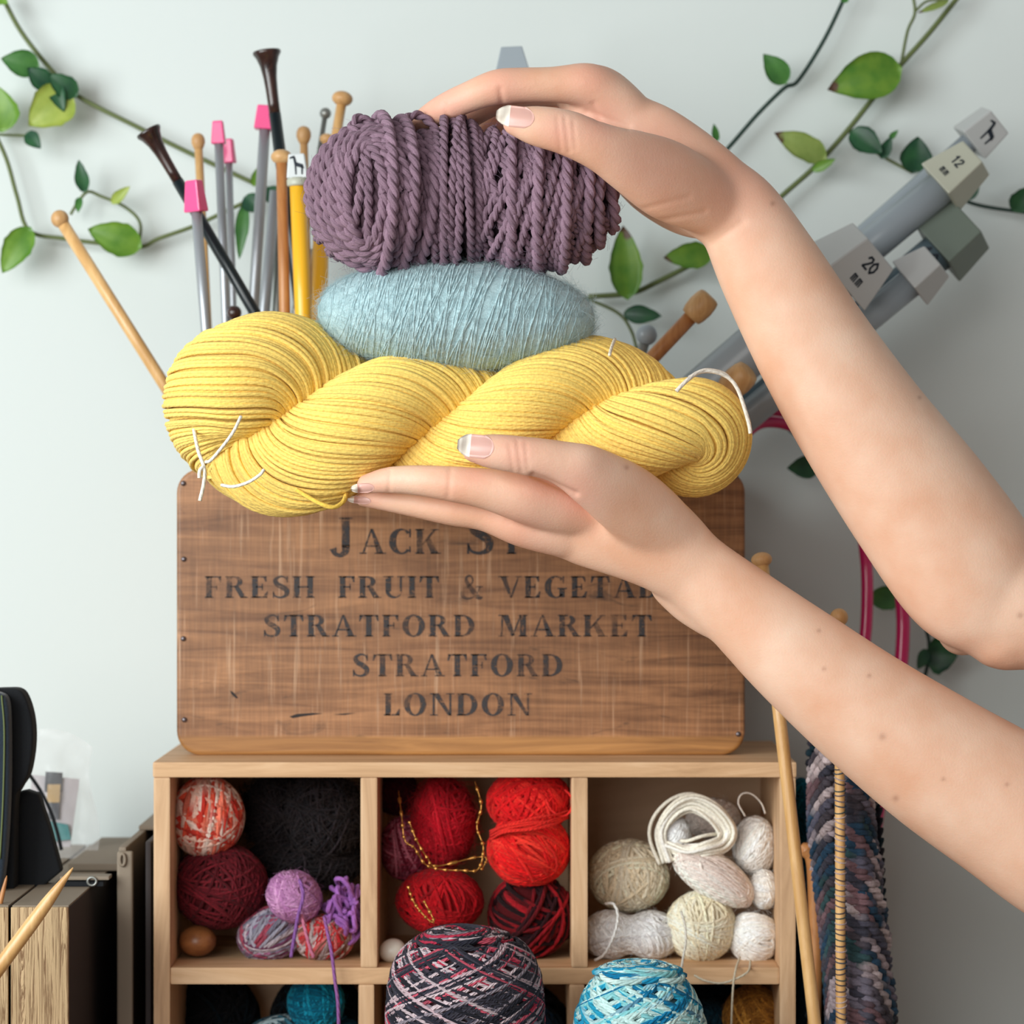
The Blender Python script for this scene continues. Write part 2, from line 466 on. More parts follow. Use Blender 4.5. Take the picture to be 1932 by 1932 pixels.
# ------------------------------------------------------------------ crate
def crate_mat():
    m, nt, b = new_mat('old_crate_wood')
    tc = N(nt, 'ShaderNodeTexCoord')
    def noise(scale, detail=5, dist=0.0, rough=0.6):
        mp = N(nt, 'ShaderNodeMapping'); mp.inputs['Scale'].default_value = scale
        nt.links.new(tc.outputs['Object'], mp.inputs[0])
        n = N(nt, 'ShaderNodeTexNoise'); n.inputs['Scale'].default_value = 1; n.inputs['Detail'].default_value = detail
        n.inputs['Distortion'].default_value = dist; n.inputs['Roughness'].default_value = rough
        nt.links.new(mp.outputs[0], n.inputs['Vector'])
        return n.outputs['Fac']
    def ramp(fac, p0, c0, p1, c1):
        r = N(nt, 'ShaderNodeValToRGB'); r.color_ramp.elements[0].position = p0; r.color_ramp.elements[1].position = p1
        r.color_ramp.elements[0].color = (*c0, 1); r.color_ramp.elements[1].color = (*c1, 1)
        nt.links.new(fac, r.inputs[0]); return r.outputs[0]
    def mix(a, c, fac, mode='MIX', const=None):
        x = N(nt, 'ShaderNodeMix', data_type='RGBA', blend_type=mode)
        if isinstance(fac, float): x.inputs[0].default_value = fac
        else: nt.links.new(fac, x.inputs[0])
        nt.links.new(a, x.inputs[6])
        if isinstance(c, tuple): x.inputs[7].default_value = (*c, 1)
        else: nt.links.new(c, x.inputs[7])
        return x.outputs[2]
    grain = noise((9, 20, 150), 6, 1.2)
    base = ramp(grain, 0.3, lin((126, 84, 54)), 0.7, lin((186, 134, 92)))
    big = noise((14, 14, 22), 4, 0.5)
    base = mix(base, ramp(big, 0.3, (0.62, 0.57, 0.52), 0.65, (1.08, 1.06, 1.05)), 0.8, 'MULTIPLY')
    scr = noise((420, 60, 16), 3)                     # fine pale vertical scratches
    base = mix(base, lin((212, 172, 138)), ramp(scr, 0.58, (0, 0, 0), 0.80, (0.8, 0.8, 0.8)))
    scr2 = noise((900, 60, 30), 3)
    base = mix(base, ramp(scr2, 0.3, (0.8, 0.8, 0.8), 0.7, (1.1, 1.1, 1.1)), 1.0, 'MULTIPLY')
    st = noise((22, 22, 70), 5, 1.5)                  # dark stains along the grain
    base = mix(base, lin((66, 46, 34)), ramp(st, 0.62, (0, 0, 0), 0.74, (0.8, 0.8, 0.8)))
    sx = N(nt, 'ShaderNodeSeparateXYZ'); nt.links.new(tc.outputs['Object'], sx.inputs[0])
    # worn orange lower rim, darker towards the right end of the board
    zb = Z0(1422, 0.045)
    mr = N(nt, 'ShaderNodeMapRange'); mr.inputs[1].default_value = zb + 0.0105; mr.inputs[2].default_value = zb + 0.0085
    nt.links.new(sx.outputs[2], mr.inputs[0])
    base = mix(base, ramp(grain, 0.3, lin((138, 92, 50)), 0.7, lin((194, 140, 82))), mr.outputs[0])
    mr2 = N(nt, 'ShaderNodeMapRange'); mr2.inputs[1].default_value = 0.045; mr2.inputs[2].default_value = 0.135
    nt.links.new(sx.outputs[0], mr2.inputs[0])
    x = N(nt, 'ShaderNodeMath', operation='MULTIPLY'); x.inputs[1].default_value = 0.62; nt.links.new(mr2.outputs[0], x.inputs[0])
    base = mix(base, ramp(grain, 0.3, (0.42, 0.36, 0.30), 0.7, (0.85, 0.78, 0.70)), x.outputs[0], 'MULTIPLY')
    nt.links.new(base, b.inputs['Base Color'])
    b.inputs['Roughness'].default_value = 0.42
    b.inputs['Specular IOR Level'].default_value = 0.45
    bp = N(nt, 'ShaderNodeBump'); bp.inputs['Strength'].default_value = 0.12; bp.inputs['Distance'].default_value = 0.001
    nt.links.new(grain, bp.inputs['Height']); nt.links.new(bp.outputs[0], b.inputs['Normal'])
    return m
MAT['crate'] = crate_mat()
YF = 0.045
CX0, CX1 = X0(333, YF), X0(1406, YF)
CZ0, CZ1 = zt1, Z0(884, YF)
crate = empty('wooden_crate', (0, 0, 0), 'old brown wooden fruit crate with black stencilled lettering, filled with knitting needles', 'crate')
def round_rect(x0, x1, z0, z1, r, n=8):
    pts = []
    for cx, cz, a0 in ((x1 - r, z0 + r, -90), (x1 - r, z1 - r, 0), (x0 + r, z1 - r, 90), (x0 + r, z0 + r, 180)):
        for k in range(n + 1):
            a = math.radians(a0 + 90 * k / n)
            pts.append((cx + r * math.cos(a), cz + r * math.sin(a)))
    return pts
rr = round_rect(CX0, CX1, CZ0, CZ1, 0.0135)
crate_front = bm_obj('front_panel', prism_bm(rr, YF, YF + 0.012), MAT['crate'], crate, bevel=0.0028, seg=4, smooth=True)
bm_obj('back_panel', prism_bm(rr, YF + 0.135, YF + 0.147), MAT['crate'], crate, bevel=0.0028, seg=3, smooth=True)
for xa, xb in ((CX0 + .002, CX0 + 0.011), (CX1 - 0.011, CX1 - .002)):
    bm_obj('side_board', box_bm(xa, xb, YF + 0.012, YF + 0.135, CZ0 + 0.014, CZ1 - 0.014), MAT['crate'], crate)
bm_obj('floor_board', box_bm(CX0 + 0.0135, CX1 - 0.0135, YF + 0.012, YF + 0.135, CZ0 + .001, CZ0 + 0.008), MAT['crate'], crate)
def round_head(px, py, r, y=YF):
    p = P(px, py, y)
    V, f = lathe_pts([(r * .98, 0), (r, -.0004), (r * .8, -.0009), (r * .3, -.0012)], p, (0, 1, 0), 12)
    g = Geo(); g.add(V, f); return g.obj('nail_head', MAT['nailhead'], crate_front)
for px, py in ((346, 912), (347, 1055), (346, 1205), (348, 1358), (1393, 1385)):
    round_head(px, py, .0015)

# ------------------------------------------------------------------ stencil lettering
def rect(x0, z0, x1, z1): return [[(x0, z0), (x1, z0), (x1, z1), (x0, z1)]]
def quad(*p): return [list(p)]
def arc(cx, cz, rxo, rzo, rxi, rzi, a0, a1, n=14, icx=None):
    icx = cx if icx is None else icx
    out = []
    for k in range(n):
        t0 = math.radians(a0 + (a1 - a0) * k / n); t1 = math.radians(a0 + (a1 - a0) * (k + 1) / n)
        out.append([(cx + rxo * math.cos(t0), cz + rzo * math.sin(t0)), (cx + rxo * math.cos(t1), cz + rzo * math.sin(t1)),
                    (icx + rxi * math.cos(t1), cz + rzi * math.sin(t1)), (icx + rxi * math.cos(t0), cz + rzi * math.sin(t0))])
    return out
def ribbon(pts, wd, sub=6):
    c = catmull([(p[0], p[1], w_) for p, w_ in zip(pts, wd)], sub)
    t = np.gradient(c[:, :2], axis=0); t /= np.linalg.norm(t, axis=1, keepdims=True) + 1e-9
    n = np.stack([-t[:, 1], t[:, 0]], 1)
    L = c[:, :2] + n * c[:, 2:3] / 2; R_ = c[:, :2] - n * c[:, 2:3] / 2
    return [[tuple(L[i]), tuple(L[i+1]), tuple(R_[i+1]), tuple(R_[i])] for i in range(len(c) - 1)]
Wd, Tn, Sf = 0.21, 0.075, 0.055
def stem(x, w=Wd): return rect(x, 0, x + w, 1) + rect(x - Sf, 0, x + w + Sf, .06) + rect(x - Sf, .94, x + w + Sf, 1)
def bowl(x, zc, rx, rz): return arc(x, zc, rx, rz, rx - .19, rz - .075, -90, 90)
GL = {
 'I': (stem(.06), .33),
 'F': (stem(.06) + rect(.06, .93, .62, 1) + quad((.62, 1), (.62, .72), (.58, .72), (.5, .93)) + rect(.2, .47, .47, .54) + rect(.43, .36, .47, .65), .66),
 'L': (stem(.06) + rect(.06, 0, .6, .07) + quad((.62, .3), (.6, 0), (.45, .05), (.57, .3)), .65),
 'E': (stem(.06) + rect(.06, .93, .6, 1) + quad((.6, 1), (.6, .74), (.56, .74), (.48, .93)) + rect(.2, .47, .46, .54) + rect(.42, .36, .46, .65) + rect(.06, 0, .62, .07) + quad((.66, .3), (.62, 0), (.46, .05), (.61, .3)), .69),
 'H': (stem(.06) + stem(.56) + rect(.2, .47, .6, .54), .84),
 'T': (stem(.29) + rect(.04, .93, .75, 1) + quad((.02, .7), (.06, .7), (.16, .95), (.04, 1)) + quad((.77, .7), (.73, .7), (.63, .95), (.75, 1)), .8),
 'R': (stem(.06) + rect(.2, .93, .36, 1) + bowl(.36, .745, .3, .255) + rect(.2, .49, .38, .555) + quad((.34, .52), (.52, .52), (.82, .0), (.58, .0)) + rect(.58, 0, .88, .05), .86),
 'B': (stem(.06) + rect(.2, .93, .38, 1) + bowl(.36, .755, .28, .245) + rect(.2, .48, .4, .55) + bowl(.38, .27, .32, .27) + rect(.2, 0, .4, .07), .74),
 'D': (stem(.06) + rect(.2, .93, .36, 1) + rect(.2, 0, .36, .07) + arc(.34, .5, .46, .5, .24, .43, -90, 90), .84),
 'K': (stem(.06) + quad((.24, .4), (.3, .36), (.74, .97), (.64, .97)) + rect(.54, .95, .84, 1) + quad((.36, .56), (.52, .66), (.84, 0), (.58, 0)) + rect(.54, 0, .92, .05), .92),
 'A': (quad((.08, 0), (.16, 0), (.46, 1), (.40, 1)) + quad((.40, 1), (.48, 1), (.86, 0), (.62, 0)) + rect(.2, .28, .68, .35) + rect(.0, 0, .26, .05) + rect(.54, 0, .94, .05), .92),
 'V': (quad((.08, 1), (.32, 1), (.54, 0), (.46, 0)) + quad((.46, 0), (.54, 0), (.86, 1), (.78, 1)) + rect(0, .95, .4, 1) + rect(.68, .95, .94, 1), .92),
 'M': (quad((.08, 0), (.15, 0), (.2, 1), (.13, 1)) + quad((.13, 1), (.38, 1), (.62, .06), (.5, .0)) + quad((.5, 0), (.58, .06), (.88, 1), (.82, 1)) + stem(.82, .22) + rect(0, 0, .25, .05) + rect(0, .95, .3, 1), 1.12),
 'N': (rect(.1, 0, .18, 1) + quad((.1, 1), (.34, 1), (.82, 0), (.7, 0)) + rect(.74, 0, .82, 1) + rect(0, 0, .3, .05) + rect(0, .95, .3, 1) + rect(.62, .95, .94, 1), .92),
 'U': (rect(.08, .3, .29, 1) + rect(.62, .3, .70, 1) + arc(.39, .32, .31, .34, .23, .25, 180, 360, icx=.455) + rect(0, .95, .38, 1) + rect(.52, .95, .8, 1), .82),
 'O': (arc(.45, .5, .43, .52, .2, .45, 0, 360, 28), .92),
 'C': (arc(.46, .5, .43, .52, .22, .45, 42, 318, 24, icx=.5) + rect(.75, .66, .81, 1) + rect(.75, .06, .8, .3), .86),
 'G': (arc(.46, .5, .43, .52, .22, .45, 42, 318, 24, icx=.5) + rect(.75, .66, .81, 1) + rect(.62, .02, .83, .42) + rect(.54, .40, .92, .46), .96),
 'S': (ribbon([(.58, .78), (.50, .94), (.32, .98), (.14, .84), (.2, .64), (.4, .5), (.56, .34), (.54, .12), (.34, .02), (.14, .08), (.07, .24)], [.04, .07, .09, .15, .2, .23, .2, .15, .09, .07, .04]) + rect(.56, .7, .61, 1) + rect(.04, 0, .09, .3), .68),
 'J': (rect(.3, .12, .52, 1) + rect(.22, .95, .6, 1) + ribbon([(.41, .2), (.40, .02), (.28, -.1), (.12, -.06), (.06, .1)], [.22, .2, .13, .12, .2]), .64),
 '&': (ribbon([(.84, .5), (.7, .2), (.5, .03), (.26, .0), (.1, .14), (.14, .36), (.36, .54), (.52, .7), (.5, .9), (.38, .97), (.26, .88), (.28, .7), (.46, .42), (.66, .16), (.8, .02), (.94, .06)], [.05, .05, .07, .12, .17, .16, .1, .07, .08, .09, .1, .16, .2, .22, .18, .07]) + rect(.66, .47, .96, .53), .98),
}
def word_polys(word, gap=.1):
    x = 0; out = []
    for ch in word:
        g, adv = GL[ch]
        out += [[(p[0] + x, p[1]) for p in q] for q in g]
        x += adv + gap
    return out, x - gap
def ink_mat():
    m, nt, b = new_mat('worn_black_stencil_ink')
    tc = N(nt, 'ShaderNodeTexCoord')
    fac = None
    def nz(scale, lo, hi):
        mp = N(nt, 'ShaderNodeMapping'); mp.inputs['Scale'].default_value = scale
        nt.links.new(tc.outputs['Object'], mp.inputs[0])
        n = N(nt, 'ShaderNodeTexNoise'); n.inputs['Scale'].default_value = 1; n.inputs['Detail'].default_value = 4; n.inputs['Roughness'].default_value = .7
        nt.links.new(mp.outputs[0], n.inputs['Vector'])
        r = N(nt, 'ShaderNodeMapRange'); r.inputs[1].default_value = lo; r.inputs[2].default_value = hi
        nt.links.new(n.outputs['Fac'], r.inputs[0]); return r.outputs[0]
    a = nz((700, 700, 260), .30, .46); c = nz((240, 100, 900), .30, .46); e = nz((30, 30, 40), .22, .5)
    m1 = N(nt, 'ShaderNodeMath', operation='MULTIPLY'); nt.links.new(a, m1.inputs[0]); nt.links.new(c, m1.inputs[1])
    m2 = N(nt, 'ShaderNodeMath', operation='MULTIPLY'); nt.links.new(m1.outputs[0], m2.inputs[0]); nt.links.new(e, m2.inputs[1])
    m3 = N(nt, 'ShaderNodeMath', operation='MULTIPLY'); m3.inputs[1].default_value = .93; nt.links.new(m2.outputs[0], m3.inputs[0])
    b.inputs['Base Color'].default_value = (*lin((50, 47, 50)), 1)
    b.inputs['Roughness'].default_value = .6
    nt.links.new(m3.outputs[0], b.inputs['Alpha'])
    return m
MAT['ink'] = ink_mat()
def lettering(words, name='lettering'):
    """words: (text, px0, px1, py_top, py_base) printed flat on the crate front"""
    V = []; Fq = []
    for text, a, b_, t, base in words:
        polys, wd = word_polys(text)
        x0, x1 = X0(a, YF), X0(b_, YF); z1, z0 = Z0(t, YF), Z0(base, YF)
        for q in polys:
            n = len(V)
            V += [(x0 + (x1 - x0) * p[0] / wd, YF - 0.00022, z0 + (z1 - z0) * p[1]) for p in q]
            Fq.append([n, n + 1, n + 2, n + 3])
    o = mesh_np(name, np.array(V), np.array(Fq), MAT['ink'], crate_front, smooth=False)
    o['label'] = 'worn black stencilled lettering'
    return o
def gouge(pts):
    c = P(*pts[0], YF); V = [P(x, y_, YF) + np.array([0, -.0002, 0]) for x, y_ in pts]
    o = mesh_np('gouge', np.array(V), np.array([list(range(len(V)))]), MAT['darkcard'], crate_front, smooth=False); o['label'] = 'dark gouge in the wood'
gouge([(546, 1352), (560, 1347), (590, 1345), (609, 1346), (590, 1349), (568, 1352), (552, 1355)])
gouge([(434, 1303), (440, 1306), (449, 1316), (446, 1318), (437, 1310)])
gouge([(628, 1348), (650, 1346), (672, 1345), (650, 1349)])
lettering([('J', 624, 668, 976, 1041), ('ACK', 678, 832, 998, 1045), ('S', 878, 932, 976, 1045), ('T', 942, 988, 998, 1045)])
lettering([('FRESH', 386, 594, 1087, 1128), ('FRUIT', 638, 830, 1087, 1128), ('&', 868, 912, 1085, 1129), ('VEGETABLES', 940, 1350, 1087, 1128)])
lettering([('STRATFORD', 496, 897, 1160, 1201), ('MARKET', 940, 1231, 1160, 1201)])
lettering([('STRATFORD', 664, 1063, 1234, 1276)])
lettering([('LONDON', 724, 1003, 1308, 1350)])

# ================================================================== YARN
rng = np.random.default_rng(7)

def palette(cols, segs, n, seed=0, blend=0.15):
    """piecewise colour along a strand: n samples"""
    r = np.random.default_rng(seed)
    cols = np.array([lin(c) for c in cols]); out = np.zeros((n, 3)); i = 0; last = cols[r.integers(len(cols))]
    while i < n:
        L = max(2, int(segs * r.uniform(.4, 1.6))); c = cols[r.integers(len(cols))] * r.uniform(.85, 1.12)
        k = min(L, n - i); t = np.clip(np.arange(k) / max(1, L * blend), 0, 1)[:, None]
        out[i:i + k] = last * (1 - t) + c * t; last = c; i += k
    return out

def unit(v): v = np.asarray(v, float); return v / (np.linalg.norm(v, axis=-1, keepdims=True) + 1e-12)

def ball_loops(n, npts, seed, clusters=8, spread=.25, off=.55):
    """n small circles on the unit sphere wound in clusters; returns (n,npts,3)"""
    r = np.random.default_rng(seed); out = []
    th = np.arange(npts) * 2 * PI / npts
    per = max(1, n // clusters)
    k = 0
    while k < n:
        ax = unit(r.normal(size=3)); drift = r.normal(size=3) * spread
        for j in range(per):
            if k >= n: break
            s = (j + .5) / per * 2 - 1
            a = unit(ax + drift * s + r.normal(size=3) * .05)
            d = off * s + r.normal() * .03
            d = np.clip(d, -.93, .93)
            u = unit(np.cross(a, [0.31, 0.52, 0.79])); v = np.cross(a, u)
            rr_ = math.sqrt(1 - d * d)
            ph = r.uniform(0, 2 * PI)
            out.append(a * d + rr_ * (np.cos(th + ph)[:, None] * u + np.sin(th + ph)[:, None] * v))
            k += 1
    return np.array(out)

def yarn_ball(name, px, py, y, rx, rz, sr, n, cols, label, cat='yarn ball', group=None, seg=60, seed=1, ry=None, mat='yarn', npts=36, sides=5,
              rot=None, clusters=8, jit=.03, core=.95, parent=None, off=.55, spread=.25, lobes=None, expo=None, blend=.15, fz=350):
    c = P(px, py, y)
    R_ = np.array([M_(rx, y), ry if ry else M_((rx + rz) / 2, y), M_(rz, y)])
    S = ball_loops(n, npts, seed, clusters, spread, off)
    r = np.random.default_rng(seed + 100)
    lay = 1 + r.uniform(-jit, jit, size=(len(S), 1, 1)) + .012 * np.sin(np.arange(npts) * 2 * PI / npts * 3 + 0)[None, :, None] * r.normal(size=(len(S), 1, 1))
    radv = (R_ - sr) if np.all(R_ > sr * 2) else R_ * .9
    S2 = S * lay
    if lobes:       # waist squeeze along local x
        f = 1 - lobes * np.exp(-(S2[:, :, 0:1] / .28) ** 2)
        S2 = S2 * np.concatenate([np.ones_like(f), f, f], 2)
    C = S2 * radv
    RM = np.eye(3) if rot is None else rot
    C = C @ RM.T + c
    ref = (S @ RM.T)
    col = palette(cols, seg, len(S) * npts, seed, blend).reshape(len(S), npts, 3)
    cp, cf = sphere_grid((0, 0, 0), radv * core)
    if lobes:
        f = 1 - lobes * np.exp(-((cp[:, 0:1] / radv[0]) / .28) ** 2); cp = cp * np.concatenate([np.ones_like(f), f, f], 1)
    lum = float(np.mean([lin(q) for q in cols]))
    col = np.minimum(col * r.uniform(.72 + .2 * lum, 1.18 - .12 * lum, (len(S), 1, 1)), .96)
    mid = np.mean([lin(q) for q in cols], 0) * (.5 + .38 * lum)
    g = Geo(); g.tube(C, sr, sides, True, col, ref)
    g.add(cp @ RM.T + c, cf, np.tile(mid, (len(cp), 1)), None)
    o = g.obj(name, MAT[mat], parent)
    if label: tag(o, label, cat, group)
    if fz:
        uu = unit(r.normal(size=(1200, 3))); fc = np.clip(np.mean(np.array(cols, float), 0) * 1.04 + 4, 0, 252)
        fuzz('wool_fibres', (uu * radv) @ RM.T + c, uu @ RM.T, fz, .007, .00005, tuple(fc), seed + 7, mat, o, lift=.6)
    return o

def thread(name, pts, r, col, parent=None, mat='yarn', sub=8, sides=6, label=None, cat=None):
    C = catmull([P(*p) for p in pts], sub)
    g = Geo(); g.tube(C, r, sides, False, lin(col) if max(col) > 1 else col)
    o = g.obj(name, MAT[mat], parent)
    if label: tag(o, label, cat)
    return o

def fuzz(name, surf_pts, normals, n, length, rad, col, seed, mat, parent, lift=.6):
    r = np.random.default_rng(seed)
    i = r.integers(len(surf_pts), size=n)
    p = surf_pts[i]; nn = normals[i]
    t = r.normal(size=(n, 3)); t = unit(t - (t * nn).sum(1, keepdims=True) * nn)
    b = np.cross(nn, t)
    L = length * r.uniform(.3, 1.0, size=(n, 1))
    lf = lift * r.uniform(.1, 1.0, size=(n, 1)); cu = r.normal(size=(n, 1)) * .5
    C = np.stack([p - nn * .0004, p + (t * .35 + nn * lf * .35) * L, p + (t * .7 + nn * lf * .6 + b * cu * .25) * L, p + (t + nn * lf * .75 + b * cu * .6) * L], 1)
    cc = np.array(lin(col)) * r.uniform(.9, 1.1, size=(n, 1, 1))
    g = Geo(); g.tube(C, rad, 3, False, np.broadcast_to(cc, (n, 4, 3)), cap=False)
    o = g.obj(name, MAT[mat], parent); o['kind'] = 'stuff'
    return o

# ------------------------------------------------------------------ yellow twisted hank
def yellow_hank():
    root = empty('yarn_hank', (0, 0, 0), 'large yellow twisted hank of yarn lying on the lower hand', 'yarn hank')
    y0 = -0.10
    ax = catmull([(392, 762, 0), (470, 772, 0), (600, 792, 0), (760, 805, 0), (900, 795, 0), (1040, 778, 0), (1180, 785, 0), (1290, 822, 0), (1345, 838, 0)], 12)
    def axis(x):
        return np.interp(x, ax[:, 0], ax[:, 1])
    def Rr(x):       # half height in px of the rope
        return np.interp(x, [360, 440, 520, 640, 780, 900, 1050, 1180, 1280, 1370], [150, 180, 184, 168, 140, 128, 132, 140, 132, 122])
    hp = 283.0
    xs = np.linspace(452, 1306, 160)
    def ply(k, x):
        ph = PI * (x - 682) / hp + k * PI
        rho = .45 * Rr(x)
        return np.stack([x, axis(x) - rho * np.sin(ph), -rho * np.cos(ph) * .85], 1)   # px, py, depth px
    A = ply(0, xs); B = ply(1, xs)[::-1]
    def uturn(p, q, sgn, ext):
        t = np.linspace(0, PI, 26)[1:-1]
        m = (p + q) / 2; h = (p - q) / 2
        return m + np.cos(t)[:, None] * h + np.sin(t)[:, None] * np.array([sgn * ext, 0, 0])
    path = np.vstack([A, uturn(A[-1], B[0], 1, 36), B, uturn(B[-1], A[0], -1, 42)])
    # start the loop in the middle of a ply where it lies at the back
    path = np.roll(path, -int(np.argmax(np.where((path[:, 0] > 600) & (path[:, 0] < 1150), path[:, 2], -1e9))), axis=0)
    s = np.concatenate([[0], np.cumsum(np.linalg.norm(np.diff(path, axis=0), axis=1))])
    NP = 400
    u = np.linspace(0, s[-1], NP)
    pc = np.stack([np.interp(u, s, path[:, i]) for i in range(3)], 1)
    # smooth
    for _ in range(6): pc[1:-1] = .25 * pc[:-2] + .5 * pc[1:-1] + .25 * pc[2:]
    cen = np.array([P(a, b, y0) for a, b, _ in pc]); cen[:, 1] += np.array([M_(d, y0) for d in pc[:, 2]])
    T = unit(np.gradient(cen, axis=0))
    n = np.zeros_like(cen); v = unit(np.cross(T[0], [0, 1, 0])); n[0] = v
    for i in range(1, NP):
        v = unit(v - (v @ T[i]) * T[i]); n[i] = v
    b = np.cross(T, n)
    rad = M_(1, y0) * .58 * Rr(pc[:, 0])
    # tighten where a ply dives at the ends
    tw = 1.22 / np.mean(rad)                    # radians of strand twist per metre along the ply
    ds = np.concatenate([[0], np.cumsum(np.linalg.norm(np.diff(cen, axis=0), axis=1))])
    sr = .00118
    g = Geo(); r = np.random.default_rng(3)
    for layer, (m, f) in enumerate(((78, 1.0), (60, .93))):
        th0 = np.arange(m) * 2 * PI / m + r.normal(size=m) * .022 + layer * .04
        wob = np.cumsum(r.normal(size=(m, NP)), 1); wob -= np.linspace(0, 1, NP)[None] * wob[:, -1:]
        k = np.ones(25) / 25
        wob = np.array([np.convolve(np.pad(w_, 12, 'wrap'), k, 'valid') for w_ in wob]) * .006
        lay = f + r.normal(size=(m, 1)) * .014 + .012 * np.sin(ds[None] * 60 + r.uniform(0, 6, size=(m, 1)))
        # slight irregular sag so a few strands ride proud
        th = th0[:, None] + tw * ds[None] + wob
        rr_ = rad[None] * lay
        C = cen[None] + rr_[..., None] * (np.cos(th)[..., None] * n[None] + np.sin(th)[..., None] * b[None])
        base = np.array(lin((255, 220, 120)))
        cc = base * r.uniform(.92, 1.06, size=(m, 1, 1))
        cc = np.broadcast_to(cc, C.shape)
        ref = C - cen[None]
        g.tube(C, sr, 6, False, cc, ref)
    # inner core of the plies
    g.tube(cen, rad * .86, 16, False, np.array(lin((240, 184, 84))))
    g.obj('wound_strands', MAT['yarn_cotton'], root)
    # loose strand under the left end
    thread('loose_strand', [(560, 925, -.13), (600, 948, -.135), (628, 957, -.135), (648, 946, -.13), (655, 925, -.12)], .0012, (246, 206, 92), root, 'yarn_cotton')
    # white ties
    thread('tie', [(455, 785, -.150), (440, 815, -.153), (418, 845, -.150), (398, 868, -.146), (388, 872, -.144)], .00085, (244, 238, 222), root, 'yarn_cotton')
    thread('tie', [(362, 716, -.105), (360, 760, -.112), (366, 810, -.125), (374, 850, -.138), (382, 872, -.143), (386, 890, -.143), (384, 915, -.143), (377, 945, -.143)], .00095, (244, 238, 222), root, 'yarn_cotton')
    thread('tie', [(384, 880, -.1435), (377, 888, -.144), (376, 902, -.144)], .00095, (244, 238, 222), root, 'yarn_cotton')
    thread('tie', [(418, 915, -.140), (440, 918, -.146), (468, 910, -.150), (490, 896, -.153), (498, 886, -.152)], .00085, (244, 238, 222), root, 'yarn_cotton')
    thread('tie', [(1276, 738, -.142), (1296, 718, -.140), (1320, 702, -.135), (1350, 702, -.132), (1376, 714, -.130), (1392, 735, -.130), (1404, 768, -.13), (1413, 800, -.13), (1416, 818, -.13)], .00105, (240, 230, 216), root, 'yarn_cotton')
    thread('tie', [(1300, 712, -.138), (1330, 698, -.134), (1365, 704, -.13), (1384, 722, -.13)], .00085, (240, 230, 216), root, 'yarn_cotton')
    thread('tie', [(1160, 640, -.11), (1154, 655, -.122), (1150, 670, -.130)], .00085, (236, 226, 206), root, 'yarn_cotton')
    return root
yellow_hank()

# ------------------------------------------------------------------ blue mohair skein
def blue_skein():
    y0 = -0.10
    root = empty('mohair_skein', (0, 0, 0), 'fluffy pale blue mohair skein squeezed between purple and yellow yarn', 'yarn skein')
    c = P(861, 597, y0); R_ = np.array([M_(262, y0), .041, M_(104, y0)])
    tilt = rotm(0, math.radians(2), 0)
    def surf(x, th, lift=1.0):
        """superellipsoid around local x"""
        e = np.maximum(0, 1 - np.abs(x) ** 2.3) ** .5
        p = np.stack([x * R_[0] + 0 * th, R_[1] * e * np.cos(th) * lift, R_[2] * e * np.sin(th) * lift], -1)
        return p
    r = np.random.default_rng(5)
    g = Geo()
    xx = np.linspace(-.995, .995, 60); tt = np.arange(48) * 2 * PI / 48
    X, Tt = np.meshgrid(xx, tt, indexing='ij')
    V = surf(X, Tt, .978).reshape(-1, 3) @ tilt.T + c
    i = np.arange(59)[:, None]; j = np.arange(48)[None]
    q = np.stack(np.broadcast_arrays(i*48 + j, i*48 + (j+1) % 48, (i+1)*48 + (j+1) % 48, (i+1)*48 + j), -1).reshape(-1, 4)
    base = np.array(lin((192, 221, 227)))
    g.add(V, [q], np.tile(base * .95, (len(V), 1)))
    m = 260; th = np.linspace(0, 2 * PI, 49)[:-1]
    x0 = np.sign(s_ := r.uniform(-1, 1, m)) * np.abs(s_) ** .8 * .99
    slant = .10 + r.normal(size=m) * .05
    X = np.clip(x0[:, None] + slant[:, None] * np.sin(th)[None] * np.sqrt(np.maximum(0, 1 - x0[:, None] ** 2)) + .008 * np.sin(3 * th[None] + r.uniform(0, 6, (m, 1))), -.995, .995)
    C = surf(X, np.broadcast_to(th, X.shape), 1.0) * (1 + r.uniform(-.03, -.006, (m, 1, 1)))
    C = C @ tilt.T + c
    cc = np.broadcast_to(base * r.uniform(.93, 1.06, (m, 1, 1)), C.shape)
    g.tube(C, .00048, 5, True, cc)
    o = g.obj('wound_strands', MAT['mohair'], root)
    fx = r.uniform(-.99, .99, 9000); ft = r.uniform(0, 2 * PI, 9000)
    sp = surf(fx, ft, .99); nn = unit(sp / (R_ ** 2))
    fuzz('fibre_halo', sp @ tilt.T + c, nn @ tilt.T, 16000, .0075, .00003, (188, 224, 232), 9, 'mohair', root, lift=.45)
    fuzz('long_fibres', sp @ tilt.T + c, nn @ tilt.T, 3200, .011, .000032, (200, 226, 232), 10, 'mohair', root, lift=1.1)
    return root
blue_skein()

